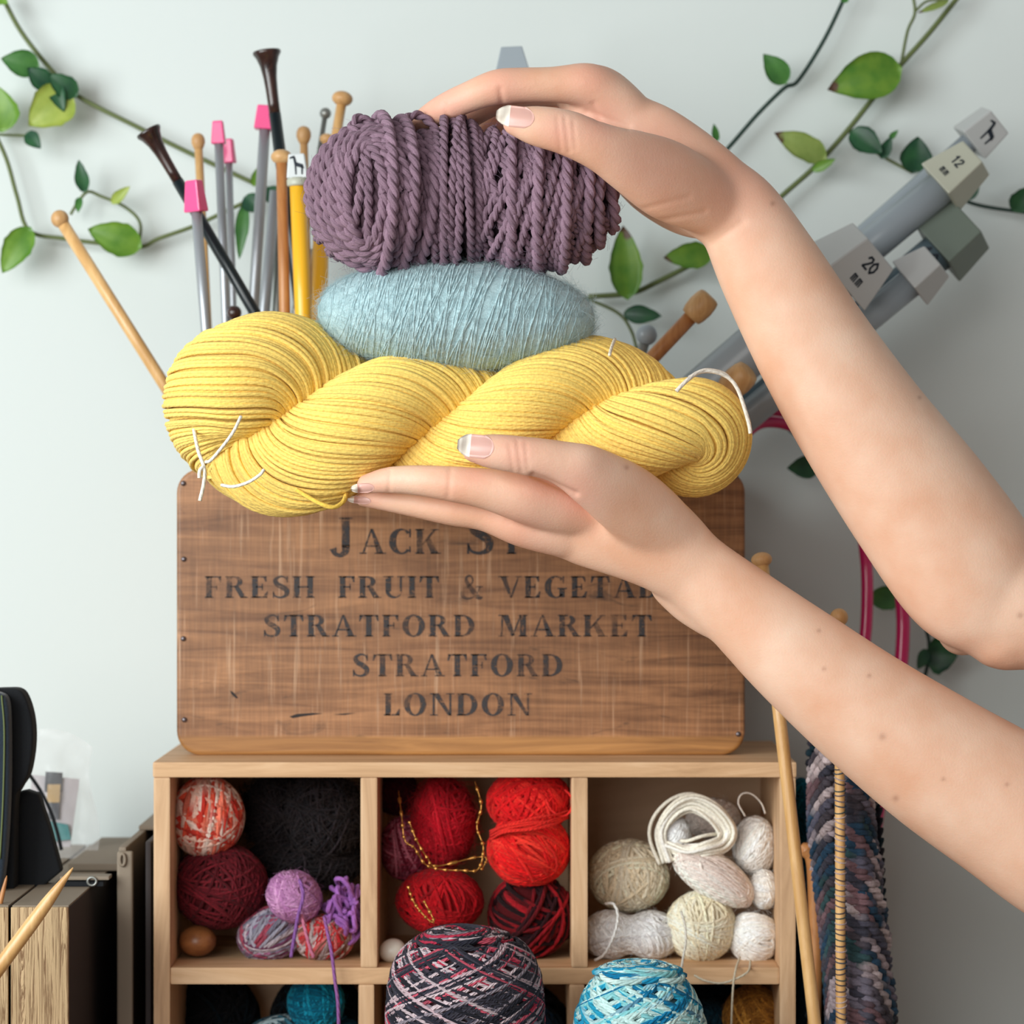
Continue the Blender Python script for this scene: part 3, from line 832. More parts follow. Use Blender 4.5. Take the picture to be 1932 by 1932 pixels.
# ------------------------------------------------------------------ purple chunky skein
def plied(g, C, R_, ply_r, pitch, col, plies=2, sides=7, closed=True, seed=0):
    """adds a strand made of helical plies; C (M,N,3)"""
    C = np.asarray(C, float)
    M, Nn, _ = C.shape
    T = unit(np.roll(C, -1, 1) - np.roll(C, 1, 1)) if closed else unit(np.gradient(C, axis=1))
    ref = np.array([.13, .97, .21])
    n = unit(np.cross(T, ref)); b = np.cross(T, n)
    seg = np.linalg.norm(np.roll(C, -1, 1) - C, axis=2); L = np.concatenate([np.zeros((M, 1)), np.cumsum(seg, 1)[:, :-1]], 1); tot = seg.sum(1, keepdims=True)
    turns = np.maximum(1, np.round(tot / pitch)) if closed else tot / pitch
    ph = 2 * PI * turns * L / tot
    r = np.random.default_rng(seed); ph0 = r.uniform(0, 2 * PI, (M, 1))
    for k in range(plies):
        a = -ph + ph0 + k * 2 * PI / plies
        Ck = C + R_ * (np.cos(a)[..., None] * n + np.sin(a)[..., None] * b)
        cc = np.array(col) * r.uniform(.86, 1.1, (M, 1, 1)) * (1 + .06 * np.sin(ph * .37 + ph0))[..., None]
        g.tube(Ck, ply_r, sides, closed, np.broadcast_to(cc, C.shape))
    return g

def purple_skein():
    y0 = -0.10
    root = empty('chunky_yarn_skein', (0, 0, 0), 'dusky purple chunky plied wool skein under the upper hand', 'yarn skein')
    base = np.array(lin((140, 113, 129)))
    g = Geo(); r = np.random.default_rng(11)
    npt = 190; th = np.arange(npt) * 2 * PI / npt
    def loops(c, R_, axis, lats, tilt_sd, layer, seed):
        rr_ = np.random.default_rng(seed); out = []
        axis = unit(axis)
        for la in lats:
            a = unit(axis + rr_.normal(size=3) * tilt_sd)
            u = unit(np.cross(a, [0, 1, .15])); v = np.cross(a, u)
            q = math.sqrt(max(.02, 1 - la * la))
            w1, w2 = rr_.uniform(0, 6, 2)
            s_ = a * la + q * (np.cos(th)[:, None] * u + np.sin(th)[:, None] * v)
            s_ = s_ * (layer * (1 + .022 * np.sin(2 * th + w1) + .014 * np.sin(3 * th + w2))[:, None])
            out.append(s_ * R_ + c)
        return np.array(out)
    cl = P(715, 376, y0 - .004); Rl = np.array([M_(141, y0), .043, M_(146, y0)])
    cr_ = P(1000, 372, y0); Rr_ = np.array([M_(172, y0), .041, M_(150, y0)])
    # cores
    for c, R_ in ((cl, Rl), (cr_, Rr_)):
        V, f = sphere_grid(c, R_ * .72); g.add(V, f, np.tile(base * .55, (len(V), 1)))
    # left lobe: rings about an axis pointing left and towards the viewer
    rings = []
    for k, s_ in enumerate(np.linspace(.13, 1.0, 10)):
        ax_ = (s_ ** 1.15) * .93; bz = .46 + .48 * s_
        xx = (-.20 + .20 * s_) + ax_ * np.cos(th) * (1 + .03 * np.sin(2 * th + k)); zz = bz * np.sin(th) + .03 * np.sin(3 * th + k * 1.7) - .04 * (1 - s_)
        rho2 = np.minimum(xx ** 2 + zz ** 2, .985)
        yy = -np.sqrt(1 - rho2) * (1 + r.uniform(-.02, .03)) + (.34 * math.exp(-((s_ - .12) / .12) ** 2))
        q_ = np.sqrt(np.maximum(xx ** 2 + zz ** 2, 1e-6)); lim = np.minimum(1, .985 / q_)
        rings.append(np.stack([xx * lim, yy, zz * lim], 1) * Rl * .97 + cl)
    plied(g, np.array(rings), .0013, .00175, .0132, base, 2, 7, True, 1)
    C = loops(cl, Rl * .93, (-.96, -.2, .05), np.linspace(-.85, .85, 12), .06, 1.0, 41)
    plied(g, C[:, :], .0011, .00145, .0118, base * .95, 2, 6, True, 41)
    C = loops(cl, Rl * .84, (-.62, -.72, .05), np.linspace(-.7, .97, 15), .08, 1.0, 2)
    plied(g, C, .0011, .00145, .0118, base * .9, 2, 6, True, 2)
    # a few thick strands over the left lobe
    C = loops(cl, Rl * 1.05, (-.93, -.3, .06), np.array([-.74, -.5, -.24, .02]), .06, 1.0, 31)
    plied(g, C, .0014, .00185, .0136, base * 1.05, 2, 7, True, 31)
    # right lobe: diagonal cross-wound layers
    C = loops(cr_, Rr_ * .90, (.95, .0, .30), np.linspace(-.86, .9, 24), .05, 1.0, 3)
    plied(g, C, .0010, .00128, .0100, base * .93, 2, 6, True, 3)
    C = loops(cr_, Rr_ * .93, (.95, .05, -.28), np.linspace(-.85, .9, 20), .08, 1.0, 4)
    plied(g, C, .0010, .00132, .0105, base, 2, 7, True, 4)
    C = loops(cr_, Rr_ * .985, (1, .02, .03), np.array([-.62, -.2, .12, .38, .6, .78, .9]), .05, 1.0, 5)
    plied(g, C, .00135, .0018, .0132, base * 1.07, 2, 7, True, 5)
    # strands crossing the hollow end of the left lobe
    for k in range(7):
        ex_ = P(690 + r.uniform(-8, 8), 378 + r.uniform(-40, 40), y0 - .030 + r.uniform(-.004, .004)); dv = unit(np.array([r.normal(), .2 * r.normal(), r.normal() * .6])) * .012
        C = catmull([ex_ - dv + np.array([0, .006, 0]), ex_ - dv * .4, ex_ + dv * .4, ex_ + dv + np.array([0, .006, 0])], 16)[None]
        plied(g, C, .0011, .00145, .0115, base * .9, 2, 6, False, 60 + k)
    # waist filler between the lobes
    C = loops(P(838, 372, y0), np.array([M_(40, y0), .038, M_(148, y0)]), (1, .1, -.1), np.array([-.5, 0, .5]), .1, 1.0, 77)
    plied(g, C, .0011, .0014, .0112, base * .92, 2, 6, True, 77)
    cm = P(866, 372, y0 + .002); Rm = np.array([M_(78, y0), .039, M_(146, y0)])
    C = loops(cm, Rm, (1, .05, .12), np.linspace(-.8, .8, 11), .12, 1.0, 6)
    plied(g, C, .0011, .0014, .0112, base * .9, 2, 6, True, 6)
    # end loops sticking up on the left top
    for pts in ([(655, 330, -.135), (672, 262, -.128), (664, 236, -.122), (680, 221, -.118), (697, 234, -.118), (712, 262, -.125), (732, 330, -.14), (738, 400, -.147)],
                [(705, 300, -.13), (712, 248, -.12), (722, 228, -.115), (734, 236, -.113), (736, 262, -.12), (746, 320, -.138)],
                [(760, 300, -.128), (762, 240, -.115), (776, 218, -.108), (800, 222, -.106), (822, 248, -.11), (838, 300, -.125)]):
        C = catmull([P(*p) for p in pts], 14)[None]
        plied(g, C, .0011, .00145, .0115, base, 2, 7, False, 7)
    g.obj('wound_strands', MAT['yarn_big'], root)
    sp = np.vstack([unit(r.normal(size=(3000, 3))) * Rl * .98 + cl, unit(r.normal(size=(3000, 3))) * Rr_ * .97 + cr_])
    nn = np.vstack([unit(sp[:3000] - cl), unit(sp[3000:] - cr_)])
    fuzz('fibre_halo', sp, nn, 900, .009, .00005, (150, 124, 150), 12, 'yarn_big', root, lift=.8)
    return root
purple_skein()

# ================================================================== PERSON
def skin_mat():
    m, nt, b = new_mat('skin')
    tc = N(nt, 'ShaderNodeTexCoord')
    n = N(nt, 'ShaderNodeTexNoise'); n.inputs['Scale'].default_value = 28; n.inputs['Detail'].default_value = 5
    nt.links.new(tc.outputs['Object'], n.inputs['Vector'])
    cr = N(nt, 'ShaderNodeValToRGB')
    cr.color_ramp.elements[0].position = .3; cr.color_ramp.elements[0].color = (*lin((231, 178, 147)), 1)
    cr.color_ramp.elements[1].position = .7; cr.color_ramp.elements[1].color = (*lin((245, 207, 182)), 1)
    nt.links.new(n.outputs['Fac'], cr.inputs[0])
    n2 = N(nt, 'ShaderNodeTexNoise'); n2.inputs['Scale'].default_value = 900; n2.inputs['Detail'].default_value = 2
    nt.links.new(tc.outputs['Object'], n2.inputs['Vector'])
    # redder skin on knuckles, fingertips and thumb joints (vertex attribute)
    at = N(nt, 'ShaderNodeAttribute', attribute_name='flush')
    mx = N(nt, 'ShaderNodeMix', data_type='RGBA'); mx.inputs[7].default_value = (*lin((230, 158, 140)), 1)
    nt.links.new(at.outputs['Fac'], mx.inputs[0]); nt.links.new(cr.outputs[0], mx.inputs[6])
    at2 = N(nt, 'ShaderNodeAttribute', attribute_name='mole')
    mx2 = N(nt, 'ShaderNodeMix', data_type='RGBA'); mx2.inputs[7].default_value = (*lin((140, 84, 62)), 1)
    nt.links.new(at2.outputs['Fac'], mx2.inputs[0]); nt.links.new(mx.outputs[2], mx2.inputs[6])
    nt.links.new(mx2.outputs[2], b.inputs['Base Color'])
    b.inputs['Roughness'].default_value = .5
    b.inputs['Specular IOR Level'].default_value = .35
    b.inputs['Subsurface Weight'].default_value = .15
    b.inputs['Subsurface Radius'].default_value = (1, .35, .2)
    b.inputs['Subsurface Scale'].default_value = .003
    bp = N(nt, 'ShaderNodeBump'); bp.inputs['Strength'].default_value = .25; bp.inputs['Distance'].default_value = .0004
    nt.links.new(n2.outputs['Fac'], bp.inputs['Height']); nt.links.new(bp.outputs[0], b.inputs['Normal'])
    return m
MAT['skin'] = skin_mat()
MAT['nail'] = plain('fingernail', lin((226, 172, 160)), .35, sss=.15)
MAT['nailtip'] = plain('fingernail_tip', lin((250, 240, 226)), .35)
MAT['shirt'] = plain('white_cotton_shirt', lin((226, 224, 220)), .9, bump=.3, bscale=500)

def loft(st, sub=8, ns=28):
    """st: (px, py, y, half width px, half depth px) -> closed mesh following the limb"""
    a = np.array(st, float)
    c = catmull(a, sub)
    cen = np.array([P(q[0], q[1], q[2]) for q in c])
    sc_ = (c[:, 2] + D) / F
    ra = np.maximum(c[:, 3], 3) * sc_; rb = np.maximum(c[:, 4], 3) * sc_
    T = unit(np.gradient(cen, axis=0))
    A = unit(np.cross(T, np.array([0, 1.0, 0]))); B = np.cross(T, A)
    # rounded ends
    def cap(i, sgn):
        k = np.array([.35, .65, .85, .96]); 
        return [(cen[i] + T[i] * sgn * k_ * min(ra[i], rb[i]), math.sqrt(1 - k_ * k_) ) for k_ in k]
    rings = []
    for p, f in cap(0, -1)[::-1]: rings.append((p, A[0], B[0], ra[0] * f, rb[0] * f))
    for i in range(len(cen)): rings.append((cen[i], A[i], B[i], ra[i], rb[i]))
    for p, f in cap(-1, 1): rings.append((p, A[-1], B[-1], ra[-1] * f, rb[-1] * f))
    t = np.arange(ns) * 2 * PI / ns
    V = np.vstack([p + np.cos(t)[:, None] * a_ * r1 + np.sin(t)[:, None] * b_ * r2 for p, a_, b_, r1, r2 in rings])
    k = len(rings); i = np.arange(k - 1)[:, None]; j = np.arange(ns)[None]
    q = np.stack(np.broadcast_arrays(i*ns + j, i*ns + (j+1) % ns, (i+1)*ns + (j+1) % ns, (i+1)*ns + j), -1).reshape(-1, 4)
    tri = []
    n0 = len(V); V = np.vstack([V, rings[0][0], rings[-1][0]])
    for jj in range(ns):
        tri.append((jj, n0, (jj + 1) % ns)); tri.append(((k-1)*ns + jj, (k-1)*ns + (jj+1) % ns, n0 + 1))
    return V, [q, np.array(tri)]

def person():
    g = Geo()
    L = []
    # ---- upper arm of the picture: forearm rises from the elbow, hand curls over the purple skein
    L.append([(2800, 1330, -.08, 190, 190), (2450, 1270, -.09, 150, 150), (2150, 1195, -.10, 128, 130), (2000, 1158, -.10, 120, 120), (1890, 1130, -.10, 118, 112)])
    L.append([(1905, 1165, -.10, 104, 100), (1838, 1090, -.10, 140, 118), (1740, 955, -.10, 140, 118), (1632, 806, -.10, 127, 108), (1537, 658, -.10, 114, 94), (1452, 507, -.10, 100, 76), (1396, 408, -.10, 85, 64), (1345, 358, -.10, 76, 58)])
    # elbow point
    L.append([(1860, 1150, -.09, 70, 70), (1815, 1190, -.085, 48, 56)])
    # palm
    L.append([(1400, 412, -.10, 80, 60), (1312, 345, -.102, 90, 58), (1238, 296, -.10, 93, 58), (1166, 252, -.094, 84, 64), (1118, 210, -.088, 62, 70)])
    # heel of the hand behind
    L.append([(1390, 420, -.095, 34, 34), (1340, 412, -.085, 42, 44), (1290, 398, -.07, 46, 50), (1230, 365, -.06, 44, 50), (1185, 320, -.052, 44, 48)])
    # thumb mound and thumb
    L.append([(1420, 430, -.100, 40, 30), (1350, 388, -.108, 62, 50), (1262, 342, -.126, 76, 54), (1188, 304, -.142, 62, 45), (1130, 276, -.151, 47, 40), (1068, 250, -.155, 43, 37), (1010, 237, -.1565, 38, 31), (972, 229, -.156, 28, 24)])
    # fingers
    L.append([(1230, 262, -.098, 36, 36), (1165, 200, -.101, 50, 46), (1115, 164, -.106, 43, 42), (1040, 160, -.110, 34, 34), (945, 164, -.112, 33, 32), (882, 184, -.110, 29, 29), (832, 208, -.102, 27, 27), (790, 232, -.088, 20, 22)])
    L.append([(1230, 250, -.09, 36, 36), (1160, 188, -.085, 46, 44), (1120, 164, -.085, 42, 40), (1040, 166, -.087, 34, 32), (950, 180, -.085, 32, 31), (880, 218, -.072, 28, 28), (826, 266, -.056, 22, 23)])
    L.append([(1240, 270, -.078, 36, 36), (1170, 208, -.068, 44, 42), (1125, 190, -.066, 38, 36), (1050, 198, -.064, 31, 30), (965, 220, -.060, 29, 29), (900, 268, -.050, 26, 26), (860, 320, -.045, 21, 21)])
    L.append([(1250, 310, -.068, 36, 36), (1190, 252, -.055, 42, 38), (1150, 230, -.050, 34, 32), (1090, 240, -.047, 27, 26), (1020, 265, -.042, 25, 24), (970, 318, -.040, 20, 20)])
    # ---- lower arm of the picture: open hand under the yellow hank
    L.append([(2800, 1520, -.13, 185, 185), (2480, 1600, -.135, 150, 150), (2240, 1670, -.135, 132, 132), (2090, 1665, -.13, 130, 128)])
    L.append([(2130, 1690, -.13, 122, 120), (2020, 1612, -.128, 142, 128), (1912, 1530, -.126, 144, 122), (1775, 1442, -.124, 134, 112), (1632, 1340, -.122, 117, 98), (1497, 1232, -.120, 100, 80), (1392, 1142, -.118, 83, 64), (1310, 1076, -.117, 76, 56), (1250, 1030, -.117, 86, 56)])
    # wrist bone under
    L.append([(1345, 1162, -.112, 44, 44), (1300, 1140, -.108, 38, 44), (1265, 1105, -.108, 40, 44)])
    # palm
    L.append([(1312, 1078, -.117, 74, 56), (1240, 1024, -.119, 92, 56), (1165, 985, -.119, 102, 58), (1090, 965, -.117, 98, 62), (1020, 965, -.114, 78, 66), (975, 968, -.112, 58, 66)])
    # thumb
    L.append([(1345, 1100, -.118, 30, 25), (1275, 1022, -.122, 60, 44), (1195, 952, -.138, 70, 46), (1118, 900, -.153, 58, 43), (1050, 871, -.160, 41, 37), (978, 858, -.163, 36, 33), (925, 851, -.163, 33, 28), (893, 848, -.162, 25, 22)])
    # fingers
    L.append([(1180, 985, -.122, 34, 30), (1110, 965, -.126, 52, 40), (1050, 951, -.132, 55, 44), (985, 936, -.138, 50, 42), (915, 922, -.141, 39, 36), (852, 913, -.141, 34, 33), (785, 906, -.138, 29, 29), (732, 906, -.135, 25, 25), (692, 913, -.131, 19, 19)])
    L.append([(1180, 1020, -.116, 34, 30), (1110, 1008, -.118, 50, 40), (1055, 998, -.121, 52, 44), (985, 985, -.123, 47, 42), (915, 968, -.122, 35, 34), (852, 961, -.121, 31, 31), (785, 951, -.119, 26, 27), (730, 944, -.117, 21, 23), (684, 942, -.114, 14, 16)])
    L.append([(1170, 1000, -.108, 30, 30), (1060, 985, -.100, 50, 46), (985, 970, -.098, 38, 38), (915, 952, -.096, 32, 32), (850, 940, -.094, 29, 29), (780, 932, -.091, 26, 26), (725, 926, -.088, 22, 22), (692, 922, -.086, 15, 16)])
    L.append([(1170, 990, -.100, 30, 30), (1070, 965, -.080, 46, 44), (1000, 950, -.077, 33, 33), (930, 938, -.074, 28, 28), (865, 930, -.071, 26, 26), (800, 925, -.068, 22, 22), (765, 922, -.066, 16, 16)])
    # shoulders and chest beyond the right edge of the picture
    L.append([(2800, 1330, -.08, 190, 190), (2800, 1425, -.105, 230, 210), (2800, 1520, -.13, 190, 190)])
    L.append([(2960, 1150, -.11, 120, 120), (2960, 1350, -.11, 300, 240), (2960, 1600, -.11, 310, 250), (2960, 1750, -.11, 300, 250)])
    for st in L:
        V, f = loft(st); g.add(V, f)
    tmp = g.obj('body_raw', None)
    md = tmp.modifiers.new('r', 'REMESH'); md.mode = 'VOXEL'; md.voxel_size = .00105; md.use_smooth_shade = True
    dg = bpy.context.evaluated_depsgraph_get()
    me = bpy.data.meshes.new_from_object(tmp.evaluated_get(dg))
    bpy.data.objects.remove(tmp)
    o = link(bpy.data.objects.new('person', me))
    # smoothing: volume preserving (taubin) passes
    n = len(me.vertices)
    co = np.empty(n * 3, np.float32); me.vertices.foreach_get('co', co); co = co.reshape(-1, 3).astype(float)
    E = np.empty(len(me.edges) * 2, np.int32); me.edges.foreach_get('vertices', E); E = E.reshape(-1, 2)
    deg = np.bincount(E.ravel(), minlength=n)[:, None].astype(float)
    def lap(c):
        s_ = np.zeros_like(c)
        for k in range(3):
            s_[:, k] = np.bincount(E[:, 0], c[E[:, 1], k], n) + np.bincount(E[:, 1], c[E[:, 0], k], n)
        return s_ / deg - c
    # the open forearm and palm get more smoothing than the fingers
    px = co[:, 0] / (co[:, 1] + D) * F + 966; py = 966 - (co[:, 2] - ZC) / (co[:, 1] + D) * F
    wgt = np.clip((px - 1010) / 150, .22, 1)[:, None]
    for it in range(60):
        co += .6 * wgt * lap(co); co -= .57 * wgt * lap(co)
    for it in range(30): co += .5 * wgt * wgt * lap(co)
    for it in range(4): co += .5 * lap(co)
    # skin folds at the joints: shallow grooves pressed into the finished surface
    me.vertices.foreach_set('co', co.astype(np.float32).ravel()); me.update()
    nr = np.empty(n * 3, np.float32); me.vertex_normals.foreach_get('vector', nr); nr = nr.reshape(-1, 3)
    px = co[:, 0] / (co[:, 1] + D) * F + 966; py = 966 - (co[:, 2] - ZC) / (co[:, 1] + D) * F
    front = np.clip(-nr[:, 1] * 2 + .3, 0, 1)
    for x0, y0_, x1, y1_, dep, wd in ((1052, 222, 1058, 284, .0003, 4), (1066, 222, 1074, 286, .00038, 4), (1082, 230, 1086, 280, .00028, 4), (944, 168, 948, 204, .0007, 5), (838, 196, 846, 226, .0005, 5),
            (1108, 212, 1186, 240, .0008, 6), (1120, 196, 1130, 224, .0006, 6), (962, 838, 968, 886, .0003, 4), (976, 832, 984, 888, .00038, 4), (992, 838, 996, 884, .00028, 4),
            (1006, 896, 1086, 932, .0011, 6), (850, 886, 846, 936, .0004, 5), (736, 890, 734, 926, .0004, 4), (1230, 420, 1330, 400, .0004, 6), (1200, 398, 1300, 372, .0003, 6), (1345, 460, 1400, 420, .0005, 8)):
        dx, dy = x1 - x0, y1_ - y0_; LL = dx * dx + dy * dy
        t = np.clip(((px - x0) * dx + (py - y0_) * dy) / LL, 0, 1)
        d2 = (px - x0 - t * dx) ** 2 + (py - y0_ - t * dy) ** 2
        co -= nr * (dep * np.exp(-d2 / (wd * wd)) * front)[:, None]
    # knuckle and bone bumps
    for x, y_, r_, h in ((1112, 150, 40, .0012), (942, 150, 34, .0008), (1108, 862, 34, .0012), (1290, 1168, 30, .0), (1250, 215, 50, .0008), (1000, 930, 40, .0006)):
        co += nr * (h * np.exp(-((px - x) ** 2 + (py - y_) ** 2) / (r_ * r_)) * front)[:, None]
    me.vertices.foreach_set('co', co.astype(np.float32).ravel())
    me.polygons.foreach_set('use_smooth', np.ones(len(me.polygons), bool))
    me.update()
    me.materials.clear(); me.materials.append(MAT['skin'])
    # flush and moles as point attributes (skin colour)
    fl = np.zeros(n)
    for x, y_, r_, s_ in ((1060, 250, 45, .55), (975, 857, 45, .5), (1115, 140, 55, .45), (945, 160, 55, .45), (840, 205, 60, .6), (690, 912, 45, .5), (850, 912, 50, .25),
                          (1085, 930, 60, .5), (985, 1000, 70, .35), (1230, 300, 130, .35), (1400, 330, 110, .35), (940, 235, 40, .5), (895, 880, 40, .5), (1130, 230, 60, .5), (1020, 915, 60, .4), (690, 940, 40, .4)):
        fl = np.maximum(fl, s_ * np.exp(-((px - x) ** 2 + (py - y_) ** 2) / (r_ * r_)))
    a = me.attributes.new('flush', 'FLOAT', 'POINT'); a.data.foreach_set('value', fl.astype(np.float32))
    mo = np.zeros(n)
    for x, y_, r_ in ((1458, 384, 5), (1665, 1390, 7), (1690, 1506, 6), (1545, 1190, 4), (1555, 1262, 4), (1640, 1275, 4), (1925, 1161, 6), (1182, 882, 5), (1735, 750, 4), (1780, 1470, 4), (1900, 1480, 4)):
        mo = np.maximum(mo, .42 * np.exp(-((px - x) ** 2 + (py - y_) ** 2) / (r_ * r_)))
    a = me.attributes.new('mole', 'FLOAT', 'POINT'); a.data.foreach_set('value', mo.astype(np.float32))
    tag(o, 'person reaching in from the right, bare forearms, both hands holding a stack of yarn', 'person')
    # ---- fingernails laid on the finished skin
    bv = BVHTree.FromPolygons([Vector(v) for v in co], [tuple(p.vertices) for p in me.polygons])
    eye = Vector((0, -D, ZC))
    def nail(base, tip, hw, tipfrac, up, lift=.00025):
        """base and tip pixel points of the nail, half width px; up = tilt of the nail towards that screen side"""
        base = np.array(base, float); tip = np.array(tip, float)
        d = tip - base; Ln = np.linalg.norm(d); d /= Ln; nn = np.array([-d[1], d[0]])
        NU, NV = 15, 9
        grid = np.zeros((NU, NV, 3)); last = None
        for i in range(NU):
            u = i / (NU - 1)
            wv = hw * (1 - max(0, (u - .62) / .38) ** 2.2 * .62) * (.72 + .28 * min(1, u / .18))
            for j in range(NV):
                v = (j / (NV - 1)) * 2 - 1
                uu = u + (.10 * v * v if u < .5 else 0) * (1 - u * 2 if u < .5 else 0)
                q = base + d * Ln * uu + nn * wv * v
                ray = (Vector(P(q[0], q[1], 0)) - eye).normalized()
                h = bv.ray_cast(eye, ray)
                if h[0] is not None:
                    grid[i, j] = np.array(h[0]) - np.array(ray) * lift
                else:
                    grid[i, j] = np.nan
        yc = np.array([grid[i_, NV // 2, 1] for i_ in range(NU)]); m0 = np.nanmedian(yc); yc = np.where(np.isnan(yc) | (np.abs(yc - m0) > .006), m0, yc)
        bad = np.abs(grid[:, :, 1] - yc[:, None]) > .0055
        grid[bad] = np.nan
        # points beyond the fingertip carry on the curve of the nail
        for j in range(NV):
            for i in range(NU):
                if np.isnan(grid[i, j, 0]):
                    u = i / (NU - 1); v = (j / (NV - 1)) * 2 - 1
                    wv = hw * (1 - max(0, (u - .62) / .38) ** 2.2 * .62) * (.72 + .28 * min(1, u / .18))
                    q = base + d * Ln * u + nn * wv * v
                    ok = grid[:, :, 1][~np.isnan(grid[:, :, 1])]
                    yy = yc[i] + .003 * v * v
                    grid[i, j] = P(q[0], q[1], yy)
        # smooth depth a little and limit jumps
        Yc = grid[:, :, 1]; med = np.median(Yc[:8], axis=0)
        Yc[:] = np.clip(Yc, med[None] - .004, med[None] + .004)
        for _ in range(4):
            Yp = np.pad(Yc, 1, 'edge'); Yc[:] = .5 * Yc + .125 * (Yp[:-2, 1:-1] + Yp[2:, 1:-1] + Yp[1:-1, :-2] + Yp[1:-1, 2:])
        # dome
        vv = np.linspace(-1, 1, NV)[None]; uu = np.linspace(0, 1, NU)[:, None]
        Yc -= .0003 * (1 - vv ** 2) * np.sin(np.clip(uu, .02, 1) * PI * .6 + .3)
        back = grid + np.array([0, .0004, 0])
        V = np.vstack([grid.reshape(-1, 3), back.reshape(-1, 3)])
        i = np.arange(NU - 1)[:, None]; j = np.arange(NV - 1)[None]
        q = np.stack(np.broadcast_arrays(i*NV + j, i*NV + j + 1, (i+1)*NV + j + 1, (i+1)*NV + j), -1).reshape(-1, 4)
        off = NU * NV
        rim = [k for k in range(NV)] + [k * NV + NV - 1 for k in range(1, NU)] + [(NU-1)*NV + k for k in range(NV - 2, -1, -1)] + [k * NV for k in range(NU - 2, 0, -1)]
        side = [(rim[k], rim[(k+1) % len(rim)], rim[(k+1) % len(rim)] + off, rim[k] + off) for k in range(len(rim))]
        no = mesh_np('fingernail', V, [q, q[:, ::-1] + off, np.array(side)], MAT['nail'], o)
        no.data.materials.append(MAT['nailtip'])
        cut = int((1 - tipfrac) * (NU - 1))
        rows = np.repeat(np.arange(NU - 1), NV - 1)
        mi = np.concatenate([(rows >= cut).astype(np.int32)] * 2 + [np.array([1 if min(s_[0] // NV, s_[1] // NV) >= cut else 0 for s_ in side], np.int32)])
        no.data.polygons.foreach_set('material_index', mi)
        return no
    nail((1008, 224), (936, 216), 20, .30, 0)
    nail((932, 845), (863, 838), 22, .30, 0)
    nail((706, 920), (662, 922), 9, .25, 0)
    nail((700, 946), (655, 941), 7, .25, 0)
    # shirt beyond the frame
    g = Geo()
    V, f = loft([(2965, 1120, -.11, 150, 150), (2965, 1350, -.11, 320, 260), (2965, 1700, -.11, 340, 280), (2965, 2250, -.11, 330, 280)]); g.add(V, f)
    g.obj('shirt', MAT['shirt'], o)
    return o
person()

# ================================================================== NEEDLES
def shaft(g, p0, p1, r, sides=14, r1=None):
    p0 = np.asarray(p0); p1 = np.asarray(p1)
    t = np.linspace(0, 1, 5)[:, None]
    g.tube(p0 * (1 - t) + p1 * t, np.linspace(r, r1 if r1 else r, 5), sides, False)
    return g

def needle_frame(head, low, y0, y1, py_end):
    """needle axis through two pixel points, extended down to pixel row py_end"""
    (ax, ay), (bx, by) = head, low
    t = (py_end - ay) / (by - ay)
    e = (ax + (bx - ax) * t, py_end)
    return P(ax, ay, y0), P(e[0], e[1], y1)

def knob_profile(kind, R_):
    if kind == 'ball':   return [(R_ * math.cos(a), R_ * math.sin(a)) for a in np.linspace(-1.35, 1.5, 11)]
    if kind == 'bun':    return [(R_ * math.cos(a), R_ * .72 * math.sin(a)) for a in np.linspace(-1.35, 1.5, 11)]
    if kind == 'drop':   return [(R_ * .5, -R_ * 1.2), (R_ * .8, -R_ * .7), (R_, -R_ * .1), (R_ * .97, R_ * .5), (R_ * .75, R_ * 1.0), (R_ * .35, R_ * 1.25), (R_ * .08, R_ * 1.3)]
    if kind == 'barrel': return [(R_ * .6, -R_ * 1.15), (R_ * .82, -R_ * 1.1), (R_ * .95, -R_ * .7), (R_ * 1.02, 0), (R_ * .95, R_ * .65), (R_ * .84, R_ * .98), (R_ * .6, R_ * 1.08), (R_ * .1, R_ * 1.1)]
    if kind == 'flare':  return [(R_ * .40, -R_ * 4.6), (R_ * .41, -R_ * 3.6), (R_ * .43, -R_ * 2.7), (R_ * .48, -R_ * 1.9), (R_ * .60, -R_ * 1.1), (R_ * .8, -R_ * .5), (R_ * .98, -R_ * .22), (R_, -R_ * .08), (R_ * .95, 0.0), (R_ * .6, R_ * .06), (R_ * .1, R_ * .08)]

def needle(head, low, y0, y1, w, mat, label, knob=None, kr=0, kmat=None, py_end=1380, name='knitting_needle', cat='knitting needle', w_end=None, khead=0.0, s_off=0.0):
    root = empty(name, (0, 0, 0), label, cat)
    a, b = needle_frame(head, low, y0, y1, py_end)
    d = unit(a - b)
    if knob == 'flare': s_off = 4.4 * kr
    g = Geo(); shaft(g, a - d * M_(s_off, y0), b, M_(w / 2, y0), r1=M_((w_end or w) / 2, y1)); g.obj('shaft', MAT[mat], root)
    if knob:
        V, f = lathe_pts(knob_profile(knob, M_(kr, y0)), a + d * khead, d, 20)
        g = Geo(); g.add(V, f); g.obj('knob', MAT[kmat or mat], root)
    return root, a, d

